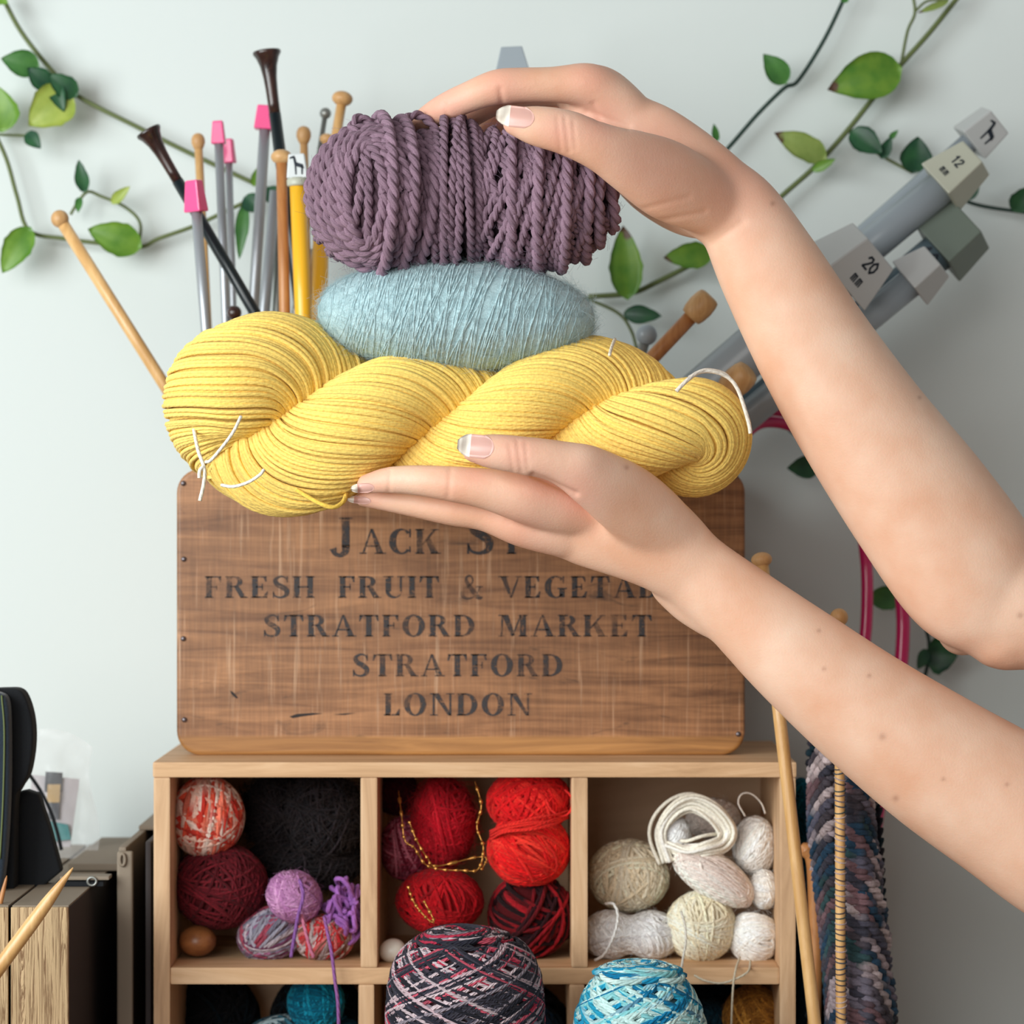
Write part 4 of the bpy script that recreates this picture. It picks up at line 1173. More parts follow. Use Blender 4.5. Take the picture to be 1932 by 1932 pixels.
def frustum_cap(root, c, d, w0, w1, h, depth0, depth1, mat, name='cap', spin=0.0, bev=.0012):
    """chunky bevelled plastic end cap: d = axis (towards the free end); w0 at the free end, w1 at the shaft end"""
    d = unit(d); s_ = unit(np.cross(d, [0, 1.0, 0])); q = np.cross(s_, d)
    cs, sn = math.cos(spin), math.sin(spin)
    s2 = s_ * cs + q * sn; q2 = -s_ * sn + q * cs
    bm = bmesh.new(); vs = []
    for hh, ww, dd in ((-h / 2, w1, depth1), (h / 2, w0, depth0)):
        for sx, sy in ((-1, -1), (1, -1), (1, 1), (-1, 1)):
            vs.append(bm.verts.new(c + d * hh + s2 * sx * ww / 2 + q2 * sy * dd / 2))
    for f in ((0, 3, 2, 1), (4, 5, 6, 7), (0, 1, 5, 4), (1, 2, 6, 5), (2, 3, 7, 6), (3, 0, 4, 7)):
        bm.faces.new([vs[i] for i in f])
    o = bm_obj(name, bm, MAT[mat], root, bevel=bev, seg=4, smooth=False)
    return o, (d, s2, q2)

def print_polys(root, origin, ex, ey, polys, mat='print', name='printed_mark', out=None):
    """flat print: polygons in (u,v) laid on a cap face"""
    V = []; Fq = {}
    for p in polys:
        n = len(V)
        for u, v in p: V.append(origin + ex * u + ey * v)
        Fq.setdefault(len(p), []).append(list(range(n, n + len(p))))
    return mesh_np(name, np.array(V), [np.array(v) for v in Fq.values()], MAT[mat], root, smooth=False)

GIRAFFE = [[(-.10, -.5), (-.02, -.5), (-.02, .0), (-.12, .0)], [(-.12, -.02), (.34, -.16), (.34, .06), (-.04, .2)], [(.24, -.5), (.32, -.5), (.36, .0), (.24, .0)],
           [(-.2, .5), (-.08, .5), (.02, .1), (-.12, .0)], [(-.40, .38), (-.36, .48), (-.12, .56), (-.08, .42)], [(.34, .06), (.40, -.16), (.36, -.18), (.30, 0)]]
DIG = {'2': [(.0, .75), (.12, .95), (.4, .95), (.48, .72), (.3, .42), (.02, .05), (.02, .0), (.5, .0)], '0': [(.25, 1), (.02, .7), (.02, .3), (.25, 0), (.48, .3), (.48, .7), (.25, 1)], '1': [(.05, .75), (.25, 1), (.25, 0)],
       'm': [(.0, 0), (.0, .6), (.18, .6), (.2, 0), (.2, .55), (.38, .6), (.42, 0)]}
def stroke_text(txt, h, wd=.14, gap=.18):
    out = []; x = 0
    for ch in txt:
        pts = np.array(DIG[ch])
        for a, b in zip(pts[:-1], pts[1:]):
            t = b - a; t = t / (np.linalg.norm(t) + 1e-9); n = np.array([-t[1], t[0]]) * wd / 2
            a2 = a - t * wd * .3; b2 = b + t * wd * .3
            out.append([tuple((q + (x, 0)) * h) for q in (a2 + n, b2 + n, b2 - n, a2 - n)])
        x += .5 + gap
    W_ = x - gap
    return [[(u - W_ * h / 2, v - h / 2) for u, v in q] for q in out]

# -- left bunch in the crate
needle((113, 413), (350, 790), .085, .10, 23, 'bamboo', 'bamboo needle with small round knob leaning far left out of the crate', 'ball', 17, 'birch')
needle((279, 246), (478, 585), .075, .085, 22, 'ebony', 'black needle with flared dark brown end, leaning left, lower of the two flared ones', 'flare', 25, 'rosewood', py_end=1300)
needle((503, 96), (548, 440), .105, .10, 23, 'ebony', 'tall black needle with flared dark brown end, highest in the crate', 'flare', 27, 'rosewood', py_end=1300)
needle((374, 268), (393, 640), .130, .125, 16, 'bamboo', 'thin bamboo needle with egg-shaped knob behind the front pink-capped needle', 'drop', 13, 'birch')
needle((573, 256), (577, 420), .135, .13, 15, 'birch', 'pale wooden needle with egg-shaped knob behind the white giraffe-print cap', 'drop', 14, 'birch')
needle((646, 186), (622, 330), .120, .11, 19, 'bamboo', 'wooden needle with flat round knob behind the left end of the purple yarn', 'bun', 20, 'birch')
needle((617, 262), (608, 420), .135, .13, 15, 'birch', 'short pale wooden needle with small round knob, half hidden at the purple yarn', 'bun', 14, 'birch')
needle((614, 214), (596, 330), .150, .14, 10, 'steel', 'thin steel needle with small grey ball knob', 'ball', 11, 'steel')
needle((531, 296), (537, 590), .070, .07, 21, 'cherry', 'cherry wood needle with flat round knob between black and yellow needles', 'bun', 20, 'birch')
# pink capped metal needles
def pink_needle(cap, low, y0, y1, w, capw, caph, label, spin=.5, taper=.72, py_end=1380, letter=False):
    root, a, d = needle(cap, low, y0, y1, w, 'aluminium', label, py_end=py_end, s_off=caph * .4)
    u = M_(1, y0)
    o_, ax = frustum_cap(root, a, d, capw * u * taper, capw * u, caph * u, capw * u * .55, capw * u * .8, 'pink', spin=spin, bev=.0014)
    return root, a, ax
pink_needle((368, 370), (390, 640), .060, .075, 20, 38, 60, 'front grey metal needle with a pink cap, lowest of the pink caps', spin=.55)
pink_needle((412, 250), (426, 600), .105, .10, 17, 27, 44, 'grey metal needle with narrow pink cap, middle of the pink caps', spin=.1)
pink_needle((431, 285), (440, 600), .145, .14, 14, 26, 46, 'grey metal needle whose pink cap peeks out behind another pink cap', spin=.3)
root, a, ax = pink_needle((501, 222), (478, 585), .125, .12, 21, 40, 46, 'grey metal needle with square pink cap beside the tall black needle', spin=.0, taper=.8)
needle((520, 360), (497, 600), .150, .15, 22, 'aluminium', 'grey metal needle shaft behind the square pink-capped needle')
needle((531, 380), (522, 600), .155, .155, 18, 'steel', 'dull steel needle shaft behind the cherry wood needle')
needle((593, 470), (588, 600), .15, .15, 16, 'steel', 'dull steel needle shaft between the two yellow needles')
needle((442, 590), (452, 700), .10, .10, 12, 'rosewood', 'small dark wooden needle with ball knob just above the yellow hank', 'ball', 14, 'rosewood')
# yellow plastic needles with white print cap
root, a, d = needle((562, 345), (572, 590), .065, .07, 32, 'yellowpl', 'thick yellow plastic needle with white giraffe-print cap')
u = M_(1, .065)
g = Geo(); V, f = lathe_pts([(20 * u, -6 * u), (21 * u, -3 * u), (21 * u, 6 * u), (17 * u, 10 * u)], a, d, 24); g.add(V, f); g.obj('collar', MAT['creampl'], root)
cp, (dd, ss, qq) = frustum_cap(root, a + d * 31 * u, d, 30 * u, 40 * u, 46 * u, 26 * u, 30 * u, 'whitepl', bev=.0012)
fr = -1 if qq[1] > 0 else 1
print_polys(cp, a + d * 31 * u + np.array([0, -1, 0]) * (14.8 * u), ss * (1 if ss[0] > 0 else -1) * 34 * u, (d + np.array([0, .04, 0])) * 34 * u, GIRAFFE)
needle((606, 440), (603, 560), .085, .085, 30, 'yellowpl', 'second yellow plastic needle, mostly hidden by the purple yarn')
# grey cap rising above the upper hand
root, a, d = needle((966, 118), (975, 330), .12, .11, 40, 'greypl', 'grey plastic needle with square cap rising behind the upper hand')
frustum_cap(root, P(966, 112, .12), d, M_(40, .12), M_(62, .12), M_(44, .12), M_(30, .12), M_(48, .12), 'greypl', bev=.001)

# -- right bunch
def slant(head, low, y0, y1, w, mat, label, t_end, **kw):
    e = (head[0] + (low[0] - head[0]) * t_end, head[1] + (low[1] - head[1]) * t_end)
    return needle(head, low, y0, y1, w, mat, label, py_end=e[1], **kw)
root, a, d = slant((1322, 578), (1245, 660), .055, .08, 28, 'cherry', 'cherry wood needle with pale barrel knob to the right of the blue yarn', 5.0, knob='barrel', kr=25, kmat='birch')
root, a, d = slant((1392, 718), (1330, 775), .03, .08, 26, 'cherry', 'wooden needle with barrel knob showing at the right end of the yellow hank', 5.0, knob='barrel', kr=28, kmat='birch')
slant((1220, 632), (1200, 700), .08, .08, 20, 'steel', 'short grey needle end above the yellow hank', 3.0, knob='ball', kr=20, kmat='greypl')
def cap_needle(cap, low, y0, y1, w, mat, capmat, w0, w1, h, label, t_end=2.6, spin=.35, depth=.98):
    root, a, d = slant(cap, low, y0, y1, w, mat, label, t_end, s_off=h * .42)
    u = M_(1, y0)
    o_, ax = frustum_cap(root, a, d, w0 * u, w1 * u, h * u, w0 * u * depth, w1 * u * depth, capmat, spin=spin, bev=.0016)
    return o_, a, ax, u

def cap_print(cap, a, ax, u, w0, w1, h, polys, t0=0.0, c0=0.0, depth=.98, flip=False):
    """print polygons (reading, up) on the cap face that looks at the viewer; up runs to the free end"""
    d, s_, q_ = ax
    view = np.array([0, -1.0, 0])
    face, across = max(((q_, s_), (-q_, s_), (s_, q_), (-s_, q_)), key=lambda fa: fa[0] @ view)
    if across[2] > 0: across = -across
    kd = depth if abs(face @ q_) > .5 else 1.0
    def pt(r_, v):
        t = v + t0
        off = kd / 2 * (w1 + (w0 - w1) * (t / h + .5)) + .8
        return (a + d * t * u + across * (r_ + c0) * u + face * off * u)
    V = []; Fq = {}
    for p in polys:
        n = len(V); V += [pt(*q) for q in p]; Fq.setdefault(len(p), []).append(list(range(n, n + len(p))))
    return mesh_np('printed_mark', np.array(V), [np.array(v) for v in Fq.values()], MAT['print'], cap, smooth=False)
def sc_(polys, k): return [[(x * k, y * k) for x, y in p] for p in polys]
# thin needle with giraffe cap (behind)
root, a, ax, u = cap_needle((1853, 248), (1620, 452), .135, .15, 40, 'greypl', 'greypl2', 58, 70, 66, 'grey plastic needle with giraffe-print cap at far right, outermost', 2.9, spin=-.3)
cap_print(root, a, ax, u, 58, 70, 66, sc_(GIRAFFE, 40), 4, 0)
# thick needle with cream size cap
root, a, ax, u = cap_needle((1808, 326), (1640, 466), .105, .125, 66, 'greypl', 'creampl', 62, 88, 88, 'thick grey needle with cream size-marked cap below the giraffe cap', 3.2, spin=.5)
cap_print(root, a, ax, u, 62, 88, 88, stroke_text('mm', 16, .13), -18, 0)
cap_print(root, a, ax, u, 62, 88, 88, stroke_text('12', 17, .2), 10, 0)
# big needle with 20 mm cap
root, a, ax, u = cap_needle((1612, 494), (1400, 676), .065, .095, 92, 'greypl', 'greypl2', 88, 124, 92, 'thickest grey needle with 20 mm cap behind the upper forearm', 3.0, spin=-.5)
cap_print(root, a, ax, u, 88, 124, 92, stroke_text('20', 24, .18), 18, 2)
cap_print(root, a, ax, u, 88, 124, 92, stroke_text('mm', 22, .13), -16, 2)
# green-grey capped needle with 10 mm print
capo, a, ax, u = cap_needle((1800, 450), (1620, 600), .115, .13, 60, 'slatepl', 'greenpl', 88, 108, 84, 'slate needle with grey-green cap and large 10 print', 3.0, spin=.45)
d = ax[0]
g = Geo(); V, f = lathe_pts([(30 * u, -100 * u), (37 * u, -96 * u), (37 * u, -40 * u), (30 * u, -38 * u)], a, d, 24); g.add(V, f); col_o = g.obj('collar', MAT['slatepl'], capo.parent)
nrm = unit(np.array([0, -1, 0]) - d * (np.array([0, -1, 0]) @ d)); up = unit(np.cross(d, nrm)); up = up if up[2] > 0 else -up
def collar_print(polys, t0):
    V = []; Fq = []
    for p in polys:
        n = len(V)
        for r_, v in p:
            an = -(r_ - 6) / 37.0
            V.append(a + d * (v + t0) * u + (nrm * math.cos(an) + up * math.sin(an)) * 37.5 * u)
        Fq.append(list(range(n, n + 4)))
    mesh_np('printed_mark', np.array(V), np.array(Fq), MAT['print'], col_o, smooth=False)
collar_print(stroke_text('10', 26, .18), -60); collar_print(stroke_text('mm', 15, .13), -86)
# medium needle with pale cap
cap_needle((1742, 514), (1610, 622), .085, .105, 56, 'greypl', 'greypl2', 56, 80, 66, 'grey needle with small pale cap, lowest of the right bunch', 3.2, spin=.6)

# pink tube coil hanging behind the arms
def pink_loop(pts, r, label):
    C = catmull([P(*p) for p in pts], 10)
    g = Geo(); g.tube(C, r, 16, False); o = g.obj('pink_tube', MAT['pinktube']); tag(o, label, 'plastic tube'); return o
pink_loop([(1395, 850, .12), (1410, 815, .125), (1445, 796, .13), (1500, 806, .135), (1560, 850, .14), (1610, 930, .145), (1632, 1040, .15), (1636, 1140, .15), (1628, 1240, .15), (1600, 1420, .15), (1575, 1600, .15), (1560, 1900, .14), (1560, 2200, .13)], .0036, 'darker pink glossy plastic tube arching down behind both arms')
pink_loop([(1440, 772, .15), (1510, 790, .155), (1590, 850, .16), (1655, 950, .165), (1690, 1060, .165), (1703, 1150, .165), (1702, 1230, .165), (1690, 1340, .165), (1665, 1480, .165), (1640, 1650, .16), (1625, 1900, .16), (1620, 2200, .15)], .0042, 'brighter pink glossy plastic tube, right of the other pink tube')

# ================================================================== VINES
def leaf_obj(parent, base, tip, wpx, mat, y=.19, fold=.25, droop=.15, seed=0, dy=.0):
    a = P(base[0], base[1], y); b = P(tip[0], tip[1], y - .006 + dy)
    d = b - a; L = np.linalg.norm(d); d /= L
    s_ = unit(np.cross(d, [0, 1.0, 0])); nrm = np.cross(s_, d); nrm = nrm if nrm[1] < 0 else -nrm
    w_ = M_(wpx, y) / 2
    r = np.random.default_rng(seed)
    NU, NV = 12, 7
    V = []; uvp = []
    for i in range(NU):
        u = i / (NU - 1)
        prof = (math.sin(PI * min(1, u * 1.0) ** .78) ** .8) if 0 < u < 1 else 0.02
        prof = max(.02, prof) * (1 + .05 * math.sin(7 * u + r.uniform(0, 6)))
        for j in range(NV):
            v = j / (NV - 1) * 2 - 1
            V.append(a + d * L * u + s_ * w_ * prof * v * math.cos(fold) + nrm * (w_ * abs(v) * prof * math.sin(fold) * .9 + L * droop * math.sin(PI * u) * .3 - L * droop * u * u * .25))
            uvp.append((u, v))
    V = np.array(V); n = len(V)
    back = V - nrm * .0004
    i = np.arange(NU - 1)[:, None]; j = np.arange(NV - 1)[None]
    q = np.stack(np.broadcast_arrays(i*NV + j, i*NV + j + 1, (i+1)*NV + j + 1, (i+1)*NV + j), -1).reshape(-1, 4)
    rim = [k for k in range(NV)] + [k * NV + NV - 1 for k in range(1, NU)] + [(NU-1)*NV + k for k in range(NV - 2, -1, -1)] + [k * NV for k in range(NU - 2, 0, -1)]
    side = np.array([(rim[k], rim[(k+1) % len(rim)], rim[(k+1) % len(rim)] + n, rim[k] + n) for k in range(len(rim))])
    faces = np.vstack([q, q[:, ::-1] + n, side])
    uvp = np.array(uvp + uvp)
    return mesh_np('leaf', np.vstack([V, back]), faces, MAT[mat], parent, uv=uvp[faces.ravel()])

def vine(label, stems, leaves, mat='stem'):
    root = empty('vine', (0, 0, 0), label, 'vine')
    for w_, pts in stems:
        C = catmull([P(x, y_, .202 if len(p) == 2 else p[2]) for p in pts for x, y_ in [p[:2]]], 6)
        g = Geo(); g.tube(C, M_(w_ / 2, .2), 8, False); g.obj('stem', MAT[mat], root)
    for k, (b, t, w_, m) in enumerate(leaves):
        leaf_obj(root, b, t, w_, 'leaf_' + m, seed=k, y=.194)
    return root
vine('leafy green vine trailing along the wall at left', [
    (9, [(2, -10), (40, 60), (95, 130), (145, 180), (260, 240), (350, 285), (478, 345), (520, 362)]),
    (8, [(-20, 230), (12, 300), (32, 370), (55, 435), (120, 450), (180, 458), (262, 466), (300, 450), (370, 425), (440, 392), (485, 372)]),
    (6, [(262, 465), (264, 420), (235, 390), (190, 370), (165, 362), (145, 385), (133, 405)]),
    (5, [(-10, 254), (20, 255), (52, 256)])],
    [((75, 128), (2, 110), 52, 'mid'), ((100, 168), (52, 128), 44, 'dark'), ((146, 182), (92, 140), 46, 'dark'), ((98, 150), (120, 210), 34, 'dark'), ((136, 176), (54, 236), 86, 'yellow'),
     ((4, 250), (-10, 160), 84, 'bright'), ((50, 250), (76, 279), 30, 'dark'), ((58, 428), (4, 514), 58, 'bright'), ((268, 466), (166, 432), 66, 'bright'),
     ((160, 364), (148, 302), 28, 'dark'), ((150, 372), (147, 400), 16, 'mid'), ((210, 384), (244, 352), 22, 'yellow'), ((-8, -6), (14, 6), 24, 'bright'),
     ((462, 382), (451, 488), 27, 'mid'), ((460, 372), (494, 398), 38, 'dark'), ((478, 352), (484, 318), 15, 'bright'), ((506, 352), (530, 394), 36, 'dark')])
vine('light green vine with brown-tipped leaves climbing the wall at right', [
    (10, [(1815, -15), (1755, 60), (1700, 122), (1650, 182), (1600, 245), (1540, 312), (1475, 370), (1400, 440), (1330, 485), (1240, 532), (1190, 553), (1110, 560)]),
    (6, [(1700, 122), (1712, 60), (1726, 25), (1722, -12)]),
    (6, [(1602, 248), (1650, 286), (1722, 326)]),
    (6, [(1100, 560), (1165, 590), (1190, 622), (1202, 660)]),
    (5, [(1726, 22), (1750, 2), (1790, 0)])],
    [((1702, 128), (1563, 168), 88, 'brown'), ((1560, 300), (1462, 250), 52, 'ybrown'), ((1532, 322), (1576, 300), 20, 'bright'), ((1604, 247), (1664, 288), 52, 'dark'),
     ((1662, 300), (1682, 258), 24, 'dark'), ((1678, 262), (1694, 246), 12, 'mid'), ((1724, 327), (1732, 258), 62, 'dark'), ((1184, 566), (1176, 426), 66, 'brown'), ((1345, 480), (1253, 486), 52, 'brown'),
     ((1176, 592), (1248, 596), 36, 'dark'), ((1790, 2), (1732, 24), 14, 'ybrown')])
vine('dark-stemmed vine descending behind the upper wrist', [(8, [(1597, -12), (1555, 75), (1506, 152), (1480, 166), (1430, 215), (1375, 278), (1320, 335)])],
     [((1484, 158), (1441, 102), 46, 'mid'), ((1352, 268), (1347, 234), 15, 'mid'), ((1590, 5), (1600, -14), 16, 'mid')], 'stemdark')
vine('short dark sprig beside the grey needle caps', [(7, [(1770, 350), (1815, 376), (1860, 390), (1945, 402)])],
     [((1818, 376), (1848, 338), 30, 'dark'), ((1838, 345), (1866, 328), 12, 'mid'), ((1912, 400), (1944, 352), 44, 'dark')], 'stemdark')
vine('dark green sprig hanging low behind the two arms', [(7, [(1440, 760), (1490, 812), (1540, 850), (1600, 920), (1700, 1060), (1745, 1180), (1753, 1230), (1742, 1285), (1720, 1330)])],
     [((1545, 880), (1486, 883), 44, 'dark'), ((1698, 1128), (1634, 1128), 48, 'mid'), ((1748, 1236), (1806, 1238), 72, 'dark'), ((1750, 1225), (1732, 1262), 26, 'dark'), ((1436, 776), (1500, 765), 44, 'dark')], 'stemdark')

# ================================================================== YARN IN THE CUBBY
B = yarn_ball
G1, G2, G3 = 'yarn in the first compartment', 'yarn in the second compartment', 'yarn in the third compartment'
# ---- first compartment
B('yarn_ball', 390, 1541, .040, 71, 76, .0021, 62, [(238, 196, 178), (226, 86, 62), (232, 120, 96), (244, 214, 200), (206, 58, 46)], 'red and cream variegated ball at the top left of the first compartment', group=G1, seg=9, seed=21, mat='yarn', blend=.3, clusters=6)
B('yarn_ball', 415, 1672, .045, 90, 80, .0010, 90, [(112, 26, 36), (96, 20, 30), (128, 34, 44)], 'large burgundy ball below the red and cream one', group=G1, seed=22, seg=400, sides=4, clusters=9)
for k, (px, py, rx, rz, yy, lb) in enumerate(((520, 1530, 62, 66, .085, 'left tuft of fuzzy black wool under the cubby top'), (610, 1540, 74, 78, .070, 'largest fuzzy black wool skein in the upper right of the first compartment'), (575, 1625, 108, 52, .085, 'fuzzy black wool lying behind the lilac ball'))):
    b_ = B('wool_skein', px, py, yy, rx, rz, .0008, 80, [(34, 28, 32), (26, 22, 26), (44, 36, 40)], lb, 'wool', group=G1, seed=30 + k, seg=100, jit=.08, sides=4, clusters=12, ry=.026)
    c_ = P(px, py, yy); Rv = np.array([M_(rx, yy), .026, M_(rz, yy)]); uu = unit(np.random.default_rng(k).normal(size=(2500, 3)))
    fuzz('wool_fibres', uu * Rv + c_, uu, 1500, .012, .00012, (58, 48, 48), 40 + k, 'yarn', b_, lift=.6)
b_ = B('yarn_ball', 555, 1692, .030, 54, 48, .0011, 70, [(190, 132, 178), (178, 118, 168), (200, 146, 188)], 'small lilac ball near the front of the first compartment', group=G1, seed=24, seg=200, rot=rotm(0, .5, 0))
thread('loose_end', [(566, 1660, .012), (572, 1690, .004), (562, 1730, .003), (555, 1770, .003), (549, 1806, .004)], .0011, (140, 92, 160), b_)
thread('loose_end', [(568, 1725, .006), (576, 1755, .003), (584, 1785, .003), (592, 1806, .004)], .0010, (206, 120, 148), b_)
VG = [(150, 146, 160), (164, 70, 88), (120, 116, 134), (188, 172, 180), (150, 96, 128), (112, 60, 90)]
B('yarn_skein', 512, 1762, .040, 66, 52, .0013, 56, VG, 'grey and pink variegated skein in front, left of its twin', 'yarn skein', group=G1, seed=25, seg=40, rot=rotm(0, -.3, 0), clusters=4)
B('yarn_skein', 612, 1768, .036, 58, 48, .0013, 56, [(196, 176, 176), (190, 44, 48), (150, 130, 130), (206, 110, 110), (128, 84, 70)], 'grey, pink and red variegated skein below the violet tangle', 'yarn skein', group=G1, seed=26, seg=30, clusters=5)
def tangle(name, cx, cy, y, rx, rz, n, sr, col, label, group, seed, loops=26, cat='yarn'):
    r = np.random.default_rng(seed); c = P(cx, cy, y)
    k = loops; t = np.linspace(0, 1, n)
    pts = unit(r.normal(size=(k, 3))) * r.uniform(.45, 1.0, (k, 1)) * np.array([M_(rx, y), .016, M_(rz, y)]) + c
    C = catmull(pts, n // k)
    cc = np.array(lin(col)) * (1 + .12 * np.sin(np.arange(len(C)) * .15))[:, None]
    g = Geo(); g.tube(C, sr, 6, False, cc[None]); o = g.obj(name, MAT['yarn']); tag(o, label, cat, group); return o
b_ = tangle('yarn_tangle', 650, 1722, .034, 42, 74, 1300, .0014, (158, 100, 176), 'violet tangled chenille yarn by the first divider', G1, 27, 90)
thread('loose_end', [(612, 1730, .006), (618, 1760, -.001), (626, 1800, -.004), (632, 1850, -.006), (638, 1900, -.008), (640, 2000, -.008)], .0010, (150, 96, 158), b_)
g = Geo(); V, f = sphere_grid(P(373, 1775, .035), (M_(35, .035), .0105, M_(29, .035))); g.add(V, f); o = g.obj('wooden_egg', MAT['walnut']); tag(o, 'small brown wooden darning egg under the burgundy ball', 'wooden egg')

# ---- second compartment
RED = [(206, 16, 30), (190, 10, 26), (220, 28, 36)]
b_ = B('yarn_ball', 836, 1552, .050, 62, 86, .0009, 90, [(196, 14, 34), (178, 8, 28), (210, 28, 44)], 'crimson upright ball at the top of the second compartment', group=G2, seed=31, seg=300, sides=4, clusters=10)
c_ = P(836, 1552, .05); uu = unit(rng.normal(size=(2000, 3))); fuzz('wool_fibres', uu * np.array([M_(62, .05), .02, M_(86, .05)]) + c_, uu, 1200, .009, .00008, (214, 40, 50), 51, 'yarn', b_)
b_ = B('yarn_ball', 998, 1512, .036, 80, 62, .0010, 90, [(226, 30, 30), (214, 22, 26), (238, 48, 40)], 'bright scarlet skein squeezed under the cubby top', group=G2, seed=32, seg=300, clusters=10)
thread('loose_end', [(1066, 1490, .02), (1078, 1505, .014), (1076, 1530, .012), (1060, 1540, .012), (1040, 1528, .012), (1030, 1508, .014)], .0006, (236, 44, 40), b_)
b_ = B('yarn_ball', 998, 1602, .030, 78, 70, .0010, 100, [(236, 34, 30), (224, 24, 26), (246, 58, 44)], 'bright scarlet ball directly below the squeezed scarlet skein', group=G2, seed=33, seg=300, clusters=9, spread=.5)
C0 = [(922, 1556 + k * 4, .016 - .0006 * k) for k in range(1)]
rb = np.random.default_rng(5)
for k in range(7):
    e = rb.uniform(-5, 5, 5)
    thread('wrapped_strand', [(924, 1566 + k * 3 + e[0], .024), (950, 1556 + k * 3.4 + e[1], .009), (1000, 1546 + k * 3.2 + e[2], .002), (1046, 1540 + k * 2.4 + e[3], .007), (1072, 1534 + k * 2 + e[4], .022)], .00055, (238, 46, 38), b_)
B('yarn_ball', 768, 1600, .055, 52, 62, .0009, 60, [(150, 50, 70), (190, 108, 124), (120, 24, 46), (172, 84, 104)], 'dusky pink and crimson ball against the first divider', group=G2, seed=34, seg=50, clusters=8)
B('yarn_ball', 748, 1496, .070, 44, 42, .0009, 60, [(74, 10, 20), (60, 8, 18)], 'dark maroon ball in the top left corner of the second compartment', group=G2, seed=35, seg=300)
b_ = B('yarn_ball', 830, 1700, .036, 82, 62, .0010, 90, [(176, 10, 22), (160, 8, 20), (194, 20, 30)], 'deep red fluffy ball behind the tweed yarn cake', group=G2, seed=36, seg=300, sides=4, clusters=8)
B('yarn_ball', 1002, 1728, .040, 78, 74, .0012, 60, [(150, 18, 28), (40, 8, 14), (120, 14, 24), (30, 8, 12)], 'dark red and black swirled ball in the lower right of the second compartment', group=G2, seed=37, seg=36, clusters=4, spread=.15, jit=.10, rot=rotm(1.2, 0, .2))
def bead_thread(name, pts, label, seed):
    C = catmull([P(*p) for p in pts], 16)
    r = np.random.default_rng(seed)
    rad = .00035 + .0009 * (np.sin(np.arange(len(C)) * .8 + r.uniform(0, 6)) > .55) * r.uniform(.5, 1, len(C))
    g = Geo(); g.tube(C, rad, 6, False); o = g.obj(name, MAT['gold']); tag(o, label, 'gold thread', 'gold thread in the red compartment'); return o
bead_thread('gold_thread', [(752, 1492, .03), (758, 1540, .016), (764, 1585, .012), (782, 1600, .010), (802, 1630, .012), (830, 1640, .014), (870, 1642, .014), (902, 1640, .014), (912, 1600, .016), (900, 1560, .02), (908, 1520, .02), (896, 1474, .025)], 'long beaded gold thread looping around the crimson ball', 1)
bead_thread('gold_thread', [(772, 1550, .016), (786, 1585, .011), (806, 1618, .012), (824, 1634, .013), (896, 1618, .016), (918, 1620, .016), (908, 1642, .014)], 'short beaded gold thread under the crimson ball', 2)
bead_thread('gold_thread', [(770, 1672, .012), (778, 1696, .004), (792, 1718, .0), (812, 1738, -.002), (818, 1735, -.002), (800, 1700, .003)], 'gold thread hanging on the deep red ball', 3)
g = Geo(); V, f = sphere_grid(P(740, 1793, .022), (M_(26, .02), .008, M_(22, .02)), rotm(0, -.3, 0)); g.add(V, f); o = g.obj('white_egg', MAT['white_matte']); tag(o, 'white darning egg in the corner beside the tweed yarn cake', 'egg')

# ---- third compartment
WH = [(252, 247, 240), (246, 240, 234), (254, 251, 247)]; CRM = [(246, 228, 198), (238, 218, 186), (250, 236, 210)]
B('yarn_ball', 1186, 1652, .050, 77, 68, .0011, 110, CRM, 'cream beige ball on the left of the third compartment', group=G3, seed=41, seg=300, clusters=7, spread=.3)
def loop_skein(name, pts, w_, n, sr, cols, label, seed, group=G3):
    C0 = catmull([P(*p) for p in pts], 10); T = unit(np.gradient(C0, axis=0)); nn = unit(np.cross(T, [0, 1, 0])); bb = np.cross(T, nn)
    r = np.random.default_rng(seed); g = Geo()
    a = np.arange(n) * 2.39996; q = np.sqrt((np.arange(n) + .5) / n) * w_
    wob = r.uniform(0, 6, (n, 1)); s_ = np.linspace(0, 1, len(C0))[None]
    A = (q * np.cos(a))[:, None] * (1 + .55 * np.sin(7 * s_ + wob)); B_ = (q * np.sin(a))[:, None] * (1 + .55 * np.cos(6 * s_ + wob))
    C = C0[None] + A[..., None] * nn[None] + B_[..., None] * bb[None]
    cc = np.array([lin(c) for c in cols])[r.integers(len(cols), size=n)][:, None, :]
    g.tube(C, sr, 6, False, np.broadcast_to(cc, C.shape)); o = g.obj(name, MAT['yarn_cotton'])
    if label: tag(o, label, 'yarn skein', group)
    return o
loop_skein('yarn_skein', [(1262, 1625, .03), (1246, 1570, .03), (1268, 1530, .028), (1305, 1512, .028), (1345, 1530, .028), (1372, 1565, .03), (1362, 1590, .028), (1330, 1600, .022), (1296, 1606, .024), (1262, 1596, .03)], .0044, 26, .0010, [(252, 246, 232), (246, 238, 222), (254, 250, 242)], 'looped ivory skein on top of the white pile', 45)
B('yarn_ball', 1274, 1575, .036, 30, 36, .0012, 40, [(244, 244, 248), (250, 250, 252)], 'shiny white small ball inside the looped ivory skein', group=G3, seed=46, seg=300, clusters=4)
B('yarn_skein', 1345, 1652, .030, 88, 42, .0012, 80, [(250, 234, 224), (246, 226, 216), (252, 242, 234)], 'blush white skein lying diagonally across the pile', 'yarn skein', group=G3, seed=42, seg=300, rot=rotm(0, math.radians(33), 0), clusters=3, spread=.12, off=.85, ry=.014)
b_ = B('yarn_ball', 1424, 1596, .045, 42, 56, .0011, 80, WH, 'white oval ball at the upper right of the third compartment', group=G3, seed=43, seg=300, clusters=6)
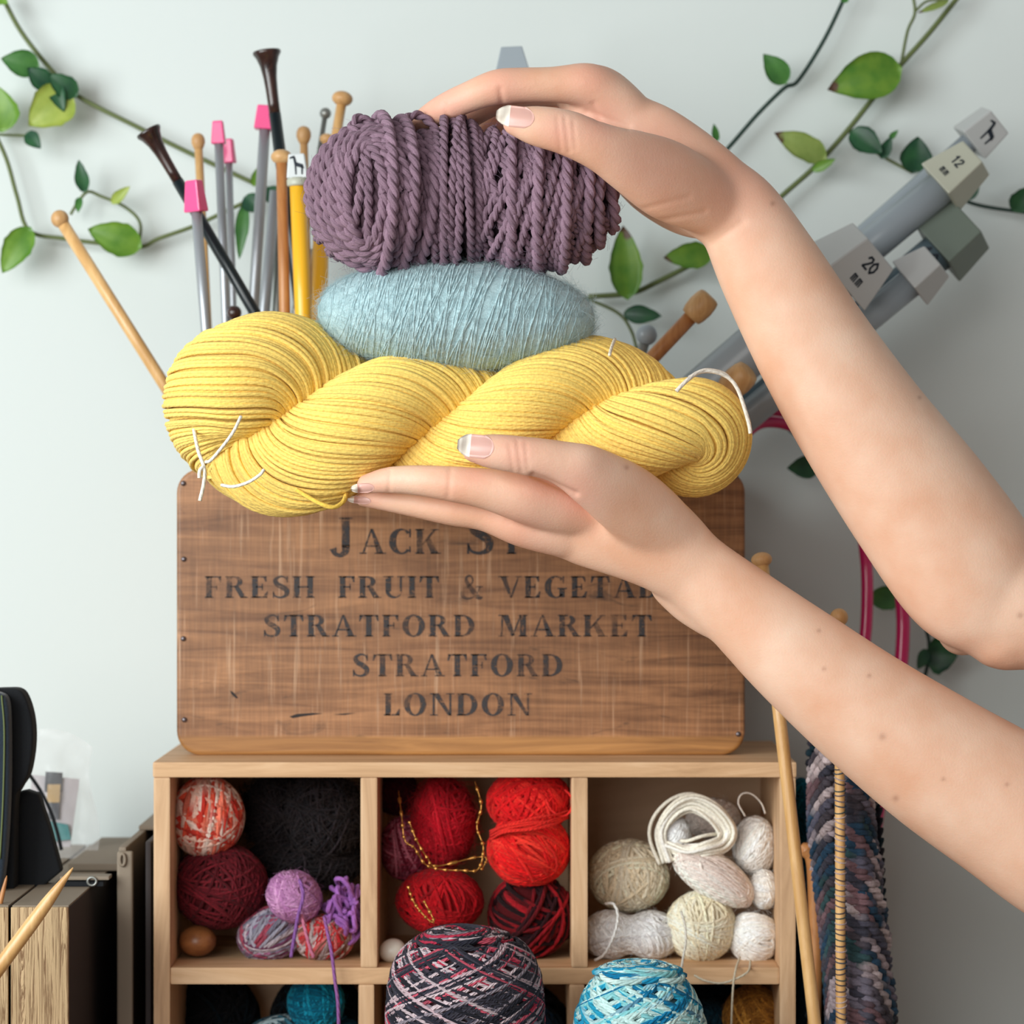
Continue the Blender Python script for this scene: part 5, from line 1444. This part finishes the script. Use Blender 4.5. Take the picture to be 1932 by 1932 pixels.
thread('loose_end', [(1406, 1540, .03), (1393, 1515, .03), (1400, 1498, .03), (1418, 1498, .03), (1436, 1515, .03), (1444, 1535, .03)], .0005, (232, 220, 210), b_)
B('yarn_ball', 1441, 1678, .035, 28, 38, .0012, 50, WH, 'little white ball between the oval ball and the round ball', group=G3, seed=44, seg=300, clusters=5)
B('yarn_ball', 1345, 1545, .075, 52, 40, .0011, 60, [(246, 232, 224)], 'pale blush ball at the back behind the looped ivory skein', group=G3, seed=48, seg=300)
b_ = B('yarn_skein', 1322, 1748, .034, 66, 66, .0010, 120, [(250, 239, 210), (244, 230, 198), (252, 244, 222)], 'soft ivory skein in the middle of the bottom row', 'yarn skein', group=G3, seed=47, seg=300, clusters=5, spread=.2)
thread('loose_end', [(1285, 1720, .012), (1292, 1745, .004), (1294, 1775, -.001), (1290, 1800, -.003), (1286, 1825, -.003)], .0007, (234, 228, 216), b_)
b_ = B('yarn_skein', 1190, 1764, .036, 98, 52, .0012, 110, [(250, 248, 248), (244, 242, 244), (254, 254, 254)], 'bright white skein with a pinched waist at the bottom left', 'yarn skein', group=G3, seed=49, seg=300, clusters=8, lobes=.35, ry=.018)
thread('wrapped_strand', [(1142, 1705, .02), (1158, 1706, .012), (1166, 1730, .008), (1158, 1766, .008), (1140, 1800, .012), (1122, 1812, .014)], .0008, (236, 232, 228), b_)
b_ = B('yarn_ball', 1422, 1768, .034, 48, 52, .0013, 80, WH, 'round white ball in the bottom right corner of the third compartment', group=G3, seed=50, seg=300, clusters=4, spread=.2)
thread('loose_end', [(1396, 1806, .012), (1388, 1830, -.003), (1383, 1865, -.006), (1380, 1932, -.007), (1378, 2000, -.006)], .0006, (226, 214, 190), b_)
thread('loose_end', [(1310, 1840, -.004), (1330, 1850, -.006), (1360, 1855, -.006), (1390, 1846, -.005), (1412, 1832, -.003), (1416, 1812, .01)], .0006, (226, 214, 190), b_)

# ---- lower row
G4 = 'yarn in the lower row'
b_ = B('yarn_ball', 596, 1892, .045, 54, 54, .0011, 70, [(0, 116, 146), (0, 98, 128), (16, 140, 170)], 'teal ball hanging in the lower left compartment', group=G4, seed=60, seg=300)
B('yarn_ball', 540, 1975, .05, 88, 60, .0011, 60, [(168, 190, 196), (60, 120, 140), (30, 60, 74)], 'white and teal variegated ball at the bottom edge, left', group=G4, seed=61, seg=30)
B('yarn_ball', 640, 1985, .07, 60, 66, .0011, 50, [(8, 60, 78), (14, 84, 104)], 'dark petrol ball behind the hanging violet thread', group=G4, seed=66, seg=60)
B('yarn_ball', 430, 1990, .06, 74, 58, .0011, 50, [(22, 26, 34), (30, 36, 46)], 'black ball in the lower left corner compartment', group=G4, seed=67, seg=60)
B('yarn_ball', 1420, 1920, .045, 56, 62, .0009, 90, [(168, 110, 40), (140, 88, 30), (186, 128, 52)], 'ochre ball in the lower right compartment', group=G4, seed=62, seg=200)
B('yarn_ball', 1340, 1960, .06, 58, 74, .0011, 50, [(20, 60, 76), (14, 46, 60)], 'dark petrol ball behind the turquoise yarn cake', group=G4, seed=63, seg=60)
B('yarn_ball', 1010, 1960, .07, 60, 66, .0011, 50, [(14, 30, 48), (20, 42, 62)], 'navy ball between the tweed and turquoise yarn cakes', group=G4, seed=64, seg=60)

for k, (px, rx, lb) in enumerate(((400, 90, 'black wool added to darken the back of the lower left compartment'), (600, 90, 'black wool added as dark fill behind the teal ball'), (900, 170, 'black wool added as dark fill behind the tweed yarn cake'), (1280, 170, 'black wool added as dark fill behind the turquoise yarn cake'))):
    B('wool_skein', px, 1925, .095, rx, 92, .0012, 50, [(22, 24, 30), (16, 18, 22), (14, 30, 38)], lb, 'wool', group=G4, seed=130 + k, seg=60, sides=4, clusters=8, ry=.026)  # wool added over the back panel so the lower row reads nearly black

# ================================================================== YARN CAKES IN FRONT
def cake(name, px, py_top, y, hw, sr, turns, cols, seg, label, seed, ex=4.0, mat='yarn_smooth', amp=.9, topn=40, blend=.1, dome=.42):
    """wound yarn cake standing on the table: criss-cross helix on a barrel"""
    u = M_(1, y); R_ = hw * u; zt = Z0(py_top, y); z0 = ZT; H = (zt - z0) / 2; cz = (zt + z0) / 2
    cx = (px - 966) * u
    r = np.random.default_rng(seed)
    per = 46; n = turns * per
    th = np.arange(n) * 2 * PI / per
    ph = np.arange(n) / per
    # zig-zag along the height, several turns per sweep
    sweep = 1.35 + .25 * np.sin(ph * .07 + 1)
    zz = (2 / PI) * np.arcsin(np.sin(np.cumsum(2 * PI / per / (sweep * 2))) ) * amp
    zz = zz + .02 * np.sin(ph * 2.1)
    prof = np.maximum(.03, 1 - np.abs(zz) ** ex) ** (1 / 2.2)
    lay = 1 - .05 * r.random(turns + 1)[(np.arange(n) // per)] * np.clip(np.sin(ph * 3) + 1, .2, 1) 
    lay = np.convolve(np.pad(lay, 20, 'edge'), np.ones(41) / 41, 'valid')
    rr_ = R_ * prof * lay
    C = np.stack([cx + rr_ * np.cos(th), y + rr_ * np.sin(th), cz + zz * (H - sr * 1.5) ], 1)
    col = palette(cols, seg, n, seed, blend)
    g = Geo(); ref = np.stack([np.cos(th), np.sin(th), zz * .5], 1)
    g.tube(C, sr, 6, False, col[None], ref[None])
    # crown: shallow loops over the top edge with a dimple
    for k in range(topn):
        a0 = r.uniform(0, 2 * PI); t = np.linspace(0, 2 * PI, 60, endpoint=False)
        cr0 = r.uniform(.05, .30) * R_; rad = r.uniform(.28, .46) * R_
        x = cx + cr0 * np.cos(a0) + rad * np.cos(t); yy = y + cr0 * np.sin(a0) + rad * np.sin(t)
        rr2 = np.sqrt((x - cx) ** 2 + (yy - y) ** 2) / R_
        z = zt - sr - R_ * dome * rr2 ** 2.2 - R_ * .10 * np.exp(-(rr2 / .2) ** 2) - r.uniform(0, .05) * R_
        col = palette(cols, seg, 60, seed + k, blend)
        g.tube(np.stack([x, yy, z], 1), sr, 6, True, col[None])
    # core
    pf = [(R_ * .90 * max(.05, 1 - abs(s_) ** ex) ** (1 / 2.2), s_ * H * .955) for s_ in np.linspace(-.99, .99, 16)]
    V, f = lathe_pts(pf, (cx, y, cz), (0, 0, 1), 32)
    g.add(V, f, np.tile(np.mean([lin(c) for c in cols], 0) * .5, (len(V), 1)))
    o = g.obj(name, MAT[mat]); tag(o, label, 'yarn cake'); return o
cake('yarn_cake', 878, 1742, -.075, 149, .00105, 260, [(42, 42, 54), (60, 58, 70), (34, 34, 44), (196, 170, 178), (200, 84, 104), (176, 46, 72), (140, 130, 140), (206, 186, 192), (52, 50, 60)], 36, 'large charcoal and pink tweed yarn cake in front of the cubby', 71, ex=5.5)
cake('yarn_cake', 1206, 1808, -.080, 130, .0016, 125, [(196, 230, 228), (40, 160, 196), (14, 118, 164), (140, 212, 218), (212, 238, 232), (200, 232, 230), (30, 146, 190)], 30, 'turquoise and white variegated yarn cake in front of the cubby', 72, ex=3.4, blend=.25)

# ================================================================== RIGHT SIDE
# long bamboo needle in front of the cubby
root = empty('knitting_needle', (0, 0, 0), 'long bamboo needle with round knob leaning in front of the cubby right post', 'knitting needle')
a = P(1437, 1056, -.035); b = P(1580, 2305, -.06)
g = Geo(); shaft(g, a, b, M_(12.5, -.04), r1=M_(12, -.05)); g.obj('shaft', MAT['bamboo'], root)
V, f = lathe_pts(knob_profile('bun', M_(20, -.035)), a, unit(a - b), 20); g = Geo(); g.add(V, f); g.obj('knob', MAT['birch'], root)
# knitting on a needle
root = empty('knitting_needle', (0, 0, 0), 'vertical bamboo needle with pale ball knob carrying the grey knitting', 'knitting needle')
a = P(1583, 1165, -.045); b = P(1588, 2280, -.045)
g = Geo(); shaft(g, a, b, M_(9.5, -.045)); g.obj('shaft', MAT['bamboo'], root)
V, f = lathe_pts(knob_profile('ball', M_(17, -.01)), a, unit(a - b), 20); g = Geo(); g.add(V, f); g.obj('knob', MAT['birch'], root)
def knitting():
    root = empty('knitting', (0, 0, 0), 'chunky dark grey and blue variegated knitting hanging from the vertical needle', 'knitting')
    cols = [(92, 90, 106), (64, 64, 76), (178, 162, 168), (116, 110, 124), (44, 72, 96), (78, 72, 80), (196, 180, 182), (122, 94, 100), (52, 78, 82)]
    r = np.random.default_rng(81)
    g = Geo(); gl = Geo()
    rows = 32
    for i in range(rows):
        py = 1372 + i * 21
        xn = 1583 + (py - 1165) * .0045
        # stitch loops around the needle
        th = np.linspace(0, 2 * PI, 17)[:-1]
        c = P(xn, py, -.043); rr_ = M_(10.5, -.045)
        tlt = r.uniform(-.3, .3)
        C = np.stack([c[0] + rr_ * np.cos(th), c[1] - .002 + rr_ * np.sin(th), c[2] + rr_ * tlt * np.cos(th) + np.sin(th) * .0006], 1)
        for sh in (0, .0021 + r.uniform(0, .001)): gl.tube(C + np.array([0, 0, sh]), .00034, 5, True, np.array(lin(cols[r.integers(len(cols))])) * 1.2)
        # right side chain, sagging down and away
        f = i / rows
        wdt = 52 + 70 * f
        sag = 90 + 60 * f + r.uniform(-15, 15)
        pts = [(xn + 8, py - 4, -.026), (xn + wdt * .28, py + sag * .22, -.034), (xn + wdt * .58, py + sag * .55, -.034), (xn + wdt * .86, py + sag * .9, -.022), (xn + wdt * 1.0 + r.uniform(-5, 9), py + sag * 1.25, -.004), (xn + wdt * .9, py + sag * 1.5, .018)]
        C = catmull([P(*p) for p in pts], 12)[None]
        n = C.shape[1]
        col = palette(cols, 14, n, 100 + i, .3)
        for k in range(2):
            a_ = np.arange(n) * .75 + k * PI
            off = np.stack([np.cos(a_) * .0021, np.sin(a_) * .0016, np.cos(a_) * .0008], 1)[None]
            g.tube(C + off, .0022 + .0004 * np.sin(np.arange(n) * 1.5 + k * PI)[None], 6, False, (col * r.uniform(.8, 1.15))[None])
        # left side
        wl = 30 + 14 * math.sin(f * 5 + 1)
        pts = [(xn - 8, py - 4, -.024), (xn - wl * .55, py + 22, -.030), (xn - wl, py + 55, -.018), (xn - wl * 1.05 - 6 * (1 - f), py + 85, .004), (xn - wl * .8, py + 115, .022)]
        C = catmull([P(*p) for p in pts], 10)[None]; n = C.shape[1]
        col = palette(cols, 14, n, 300 + i, .3)
        for k in range(2):
            a_ = np.arange(n) * .8 + k * PI
            off = np.stack([np.cos(a_) * .0018, np.sin(a_) * .0016, np.cos(a_) * .0007], 1)[None]
            g.tube(C + off, .0021, 6, False, (col * r.uniform(.75, 1.1))[None])
    # darker back layer of the folded fabric
    for i in range(41):
        py = 1395 + i * 19
        pts = [(1532 - 4 * math.sin(i), py, .012), (1560, py + 30, .03), (1610, py + 70, .036), (1640 + i * .6, py + 60, .028), (1650 + i * .8, py + 20, .018)]
        C = catmull([P(*p) for p in pts], 10)[None]; n = C.shape[1]
        col = palette([(34, 34, 44), (26, 28, 36), (48, 46, 56), (22, 44, 54)], 12, n, 500 + i, .3)
        for k in range(2):
            a_ = np.arange(n) * .8 + k * PI
            off = np.stack([np.cos(a_) * .0014, np.sin(a_) * .0012, np.cos(a_) * .0016], 1)[None]
            g.tube(C + off, .0021, 6, False, col[None])
    o1 = g.obj('knit_fabric', MAT['yarn'], root)
    gl.obj('stitch_loops', MAT['yarn'], root)
    return root
knitting()
# wooden crochet handle and teal yarn behind the cubby post
root = empty('wooden_hook', (0, 0, 0), 'dark wooden crochet hook standing between cubby and knitting', 'crochet hook')
C = catmull([P(1512, 1594, .0), P(1522, 1604, .0), P(1534, 1625, .0), P(1538, 1700, .0), P(1540, 1800, .0), P(1536, 1960, .0), P(1534, 2260, .0)], 10)
g = Geo(); g.tube(C, np.interp(np.arange(len(C)), [0, 8, 20, len(C)], [.0018, .0042, .0040, .0036]), 12, False); g.obj('shaft', MAT['cherry'], root)
b_ = B('yarn_ball', 1512, 1560, .06, 30, 92, .0012, 60, [(0, 96, 118), (0, 82, 104), (10, 112, 134)], 'teal yarn peeping out between the cubby side and the knitting', 'yarn', seed=83, seg=300)
B('yarn_ball', 1514, 1800, .07, 34, 150, .0014, 60, [(16, 40, 54), (24, 56, 70)], 'dark petrol yarn low behind the wooden hook', 'yarn', seed=84, seg=200)

# ================================================================== LEFT SIDE CLUTTER
def bark_mat():
    m, nt, b = new_mat('wood_print_paper')
    tc = N(nt, 'ShaderNodeTexCoord'); mp = N(nt, 'ShaderNodeMapping'); mp.inputs['Scale'].default_value = (300, 60, 7)
    nt.links.new(tc.outputs['Object'], mp.inputs[0])
    n = N(nt, 'ShaderNodeTexNoise'); n.inputs['Scale'].default_value = 1; n.inputs['Detail'].default_value = 6; n.inputs['Distortion'].default_value = 1.6; n.inputs['Roughness'].default_value = .6
    nt.links.new(mp.outputs[0], n.inputs['Vector'])
    # thin dark fissures following the grain
    s1 = N(nt, 'ShaderNodeMath', operation='MULTIPLY'); s1.inputs[1].default_value = 30; nt.links.new(n.outputs['Fac'], s1.inputs[0])
    s2 = N(nt, 'ShaderNodeMath', operation='SINE'); nt.links.new(s1.outputs[0], s2.inputs[0])
    cr = N(nt, 'ShaderNodeValToRGB'); cr.color_ramp.elements[0].position = .0; cr.color_ramp.elements[0].color = (*lin((128, 96, 66)), 1)
    cr.color_ramp.elements[1].position = .34; cr.color_ramp.elements[1].color = (*lin((206, 176, 136)), 1)
    r = N(nt, 'ShaderNodeMapRange'); r.inputs[1].default_value = -1; r.inputs[2].default_value = 1; nt.links.new(s2.outputs[0], r.inputs[0])
    nt.links.new(r.outputs[0], cr.inputs[0]); nt.links.new(cr.outputs[0], b.inputs['Base Color'])
    b.inputs['Roughness'].default_value = .8
    bp = N(nt, 'ShaderNodeBump'); bp.inputs['Strength'].default_value = .5; bp.inputs['Distance'].default_value = .001
    nt.links.new(r.outputs[0], bp.inputs['Height']); nt.links.new(bp.outputs[0], b.inputs['Normal'])
    return m
MAT['barkpaper'] = bark_mat()
def box_file(px0, px1, py_top, y0, y1, label):
    root = empty('box_file', (0, 0, 0), label, 'box file')
    x0, x1 = X0(px0, y0), X0(px1, y0); zt = Z0(py_top, y0)
    bm_obj('spine', box_bm(x0, x1, y0, y0 + .003, ZT, zt), MAT['barkpaper'], root, bevel=.0008)
    bm_obj('case', box_bm(x0, x1, y0 + .003, y1, ZT, zt - .0004), MAT['darkcard'], root, bevel=.0006)
    bm_obj('lid', box_bm(x0 + .0003, x1 - .0003, y0 + .0032, y1, zt - .0004, zt + .0006), MAT['olive'], root, bevel=.0003)
    return root
box_file(20, 129, 1712, -.09, .19, 'box file with pale wood-grain spine and dark brown lid at bottom left')
box_file(-130, 15, 1712, -.09, .19, 'second wood-grain box file cut off by the left edge')
# slim magazine file with a rounded front
root = empty('magazine_file', (0, 0, 0), 'slim olive grey magazine file between the box files and the cubby', 'magazine file')
x0, x1 = X0(222, .0), X0(283, .0); zt = Z0(1600, .0)
bm_obj('side_panel', box_bm(x0, x0 + .004, .004, .19, ZT, zt + .0), MAT['olive'], root, bevel=.001)
bm_obj('side_panel', box_bm(x1 - .003, x1, .004, .19, ZT, zt + .003), MAT['darkcard'], root, bevel=.001)
bm_obj('front_panel', box_bm(x0 - .0005, x0 + .008, .0, .005, ZT, zt - .002), MAT['olive'], root, bevel=.0018, seg=4, smooth=True)
bm_obj('back_panel', box_bm(x0 + .004, x1 - .003, .185, .19, ZT, zt), MAT['darkcard'], root)
bm_obj('top_flap', box_bm(x0, x1, .09, .19, zt, zt + .0025), MAT['olive'], root, bevel=.0008)
C = np.array([P(231, 1622, -.001) + np.array([M_(5, 0) * math.cos(t), 0, M_(11, 0) * math.sin(t)]) for t in np.linspace(0, 2 * PI, 17)[:-1]])
g = Geo(); g.tube(C, .0009, 6, True); g.obj('finger_hole_ring', MAT['olive'], root)
# olive card slab lying on the box files at the back
zf = Z0(1712, -.09) + .0006
o = bm_obj('card_folder', box_bm(X0(150, .1), X0(262, .1), .055, .19, zf + .0004, zf + .0045), MAT['olive'], bevel=.001); tag(o, 'flat olive card folder lying on the box files against the wall', 'folder')
# black peg on the box file
root = empty('clothes_peg', (0, 0, 0), 'black spring peg lying on the box file lid', 'peg')
pa = P(110, 1622, -.004); 
px_a, px_b = X0(107, -.01), X0(196, -.01); yp = -.012
bm_obj('jaw', box_bm(px_a, px_b, yp, yp + .012, zf + .0002, zf + .0026), MAT['blackfab'], root, bevel=.0006)
bm = box_bm(px_a + .002, px_b + .003, yp, yp + .012, zf + .0036, zf + .0056); 
bm_obj('jaw', bm, MAT['olive'], root, bevel=.0006)
C = np.array([(px_b - .006 + .0024 * math.cos(t), yp - .0006, zf + .003 + .0022 * math.sin(t)) for t in np.linspace(0, 2 * PI, 13)[:-1]])
g = Geo(); g.tube(C, .0007, 6, True); g.obj('spring', MAT['steel'], root)
# bamboo needle point crossing in front of the box files
root = empty('knitting_needle', (0, 0, 0), 'pointed bamboo needle crossing in front of the box files', 'knitting needle')
a = P(138, 1637, -.125); b = P(-120, 1985, -.13)
C = np.array([a * (1 - t) + b * t for t in (0, .02, .06, .12, .2, .3, .6, 1)])
u_ = M_(1, -.125)
g = Geo(); g.tube(C, np.array([1.2, 3, 5.5, 9, 12, 13.5, 14, 14]) * u_, 16, False); g.obj('shaft', MAT['bamboo'], root)
root = empty('knitting_needle', (0, 0, 0), 'tip of a small brown needle at the left edge above the box files', 'knitting needle')
C = np.array([P(13, 1652, -.08) * (1 - t) + P(-20, 1790, -.08) * t for t in (0, .05, .2, .5, 1)])
g = Geo(); g.tube(C, np.array([.6, 2.5, 4.5, 5.5, 6]) * u_, 12, False); g.obj('shaft', MAT['cherry'], root)
# navy felt case
def felt_case():
    root = empty('felt_case', (0, 0, 0), 'dark navy padded felt case standing upright at the left edge', 'case')
    y0 = -.02
    out = [(-60, 1700), (-60, 1330), (-30, 1304), (10, 1299), (36, 1302), (50, 1322), (60, 1362), (61, 1410), (52, 1462), (36, 1490), (28, 1520), (26, 1700)]
    c = catmull([(a_, b_, 0) for a_, b_ in out], 4)
    pts = [(X0(q[0], y0), Z0(q[1], y0)) for q in c]
    bm_obj('rear_panel', prism_bm(pts, y0, y0 + .016), MAT['blackfab'], root, bevel=.002, seg=3, smooth=True)
    out = [(-60, 1700), (-60, 1312), (-12, 1304), (8, 1306), (20, 1318), (24, 1360), (24, 1480), (18, 1600), (8, 1690)]
    c = catmull([(a_, b_, 0) for a_, b_ in out], 4)
    pts = [(X0(q[0], y0), Z0(q[1], y0)) for q in c]
    bm_obj('front_panel', prism_bm(pts, y0 - .012, y0 - .0005), MAT['navyfab'], root, bevel=.003, seg=3, smooth=True)
    out = [(24, 1500), (40, 1497), (62, 1504), (84, 1570), (106, 1652), (60, 1690), (10, 1700)]
    pts = [(X0(q[0], y0), Z0(q[1], y0)) for q in out]
    bm_obj('flap', prism_bm(pts, y0 + .017, y0 + .028), MAT['blackfab'], root, bevel=.002, seg=3, smooth=True)
    C = catmull([P(3, 1312, y0 - .0122), P(8, 1380, y0 - .0126), P(6, 1500, y0 - .0126), P(0, 1620, y0 - .0126)], 8)
    g = Geo(); g.tube(C, .0005, 5, False); g.obj('stitching', MAT['stem'], root)
    return root
felt_case()
# clear plastic bag with a card insert
def bag():
    root = empty('plastic_bag', (0, 0, 0), 'clear plastic bag holding a printed card and teal notions behind the felt case', 'plastic bag')
    m, nt, b = new_mat('clear_plastic_film')
    b.inputs['Base Color'].default_value = (.93, .93, .94, 1); b.inputs['Roughness'].default_value = .12; b.inputs['Alpha'].default_value = .15; b.inputs['Specular IOR Level'].default_value = .6
    tc = N(nt, 'ShaderNodeTexCoord'); n = N(nt, 'ShaderNodeTexNoise'); n.inputs['Scale'].default_value = 55; n.inputs['Detail'].default_value = 3
    nt.links.new(tc.outputs['Object'], n.inputs['Vector']); bp = N(nt, 'ShaderNodeBump'); bp.inputs['Strength'].default_value = 1.0; bp.inputs['Distance'].default_value = .004
    nt.links.new(n.outputs['Fac'], bp.inputs['Height']); nt.links.new(bp.outputs[0], b.inputs['Normal'])
    y0 = .12
    r = np.random.default_rng(90)
    NU, NV = 22, 26
    def sheet(sgn):
        V = []
        for i in range(NU):
            for j in range(NV):
                u, v = i / (NU - 1), j / (NV - 1)
                x = 40 + 138 * u + 10 * math.sin(6 * v); yy = 1630 - 255 * v + 25 * (u - .4) ** 2 * 4 * v
                puff = .012 * math.sin(PI * u) * math.sin(PI * min(1, v * 1.05)) + .0015 * math.sin(9 * u + 5 * v) * math.sin(11 * v)
                V.append(P(x, yy, y0 - sgn * puff))
        i = np.arange(NU - 1)[:, None]; j = np.arange(NV - 1)[None]
        return np.array(V), np.stack(np.broadcast_arrays(i*NV + j, i*NV + j + 1, (i+1)*NV + j + 1, (i+1)*NV + j), -1).reshape(-1, 4)
    g = Geo()
    for s_ in (1, -1):
        V, q = sheet(s_); g.add(V, [q])
    g.obj('film', m, root)
    def card(name, a, b_, c_, d_, col, y=.123, t=.0008):
        pts = [(X0(p[0], y), Z0(p[1], y)) for p in (a, b_, c_, d_)]
        return bm_obj(name, prism_bm(pts, y, y + t), plain(name + '_print', lin(col), .6), root)
    card('card', (50, 1600), (132, 1598), (150, 1470), (60, 1462), (190, 182, 186), .124)
    card('dark_panel', (84, 1494), (116, 1494), (118, 1458), (86, 1456), (30, 34, 44), .1225)
    card('gold_emblem', (88, 1514), (112, 1514), (114, 1480), (90, 1480), (196, 160, 104), .1215)
    card('dark_panel', (90, 1546), (110, 1546), (112, 1512), (92, 1512), (60, 62, 72), .1220)
    card('teal_panel', (80, 1590), (134, 1584), (128, 1556), (78, 1546), (24, 128, 130), .1218)
    C = catmull([P(50, 1454, .10), P(75, 1490, .102), P(95, 1530, .102), (P(108, 1570, .102)), P(116, 1604, .102)], 8)
    g = Geo(); g.tube(C, .0011, 8, False); g.obj('cord', MAT['blackfab'], root)
    return root
bag()
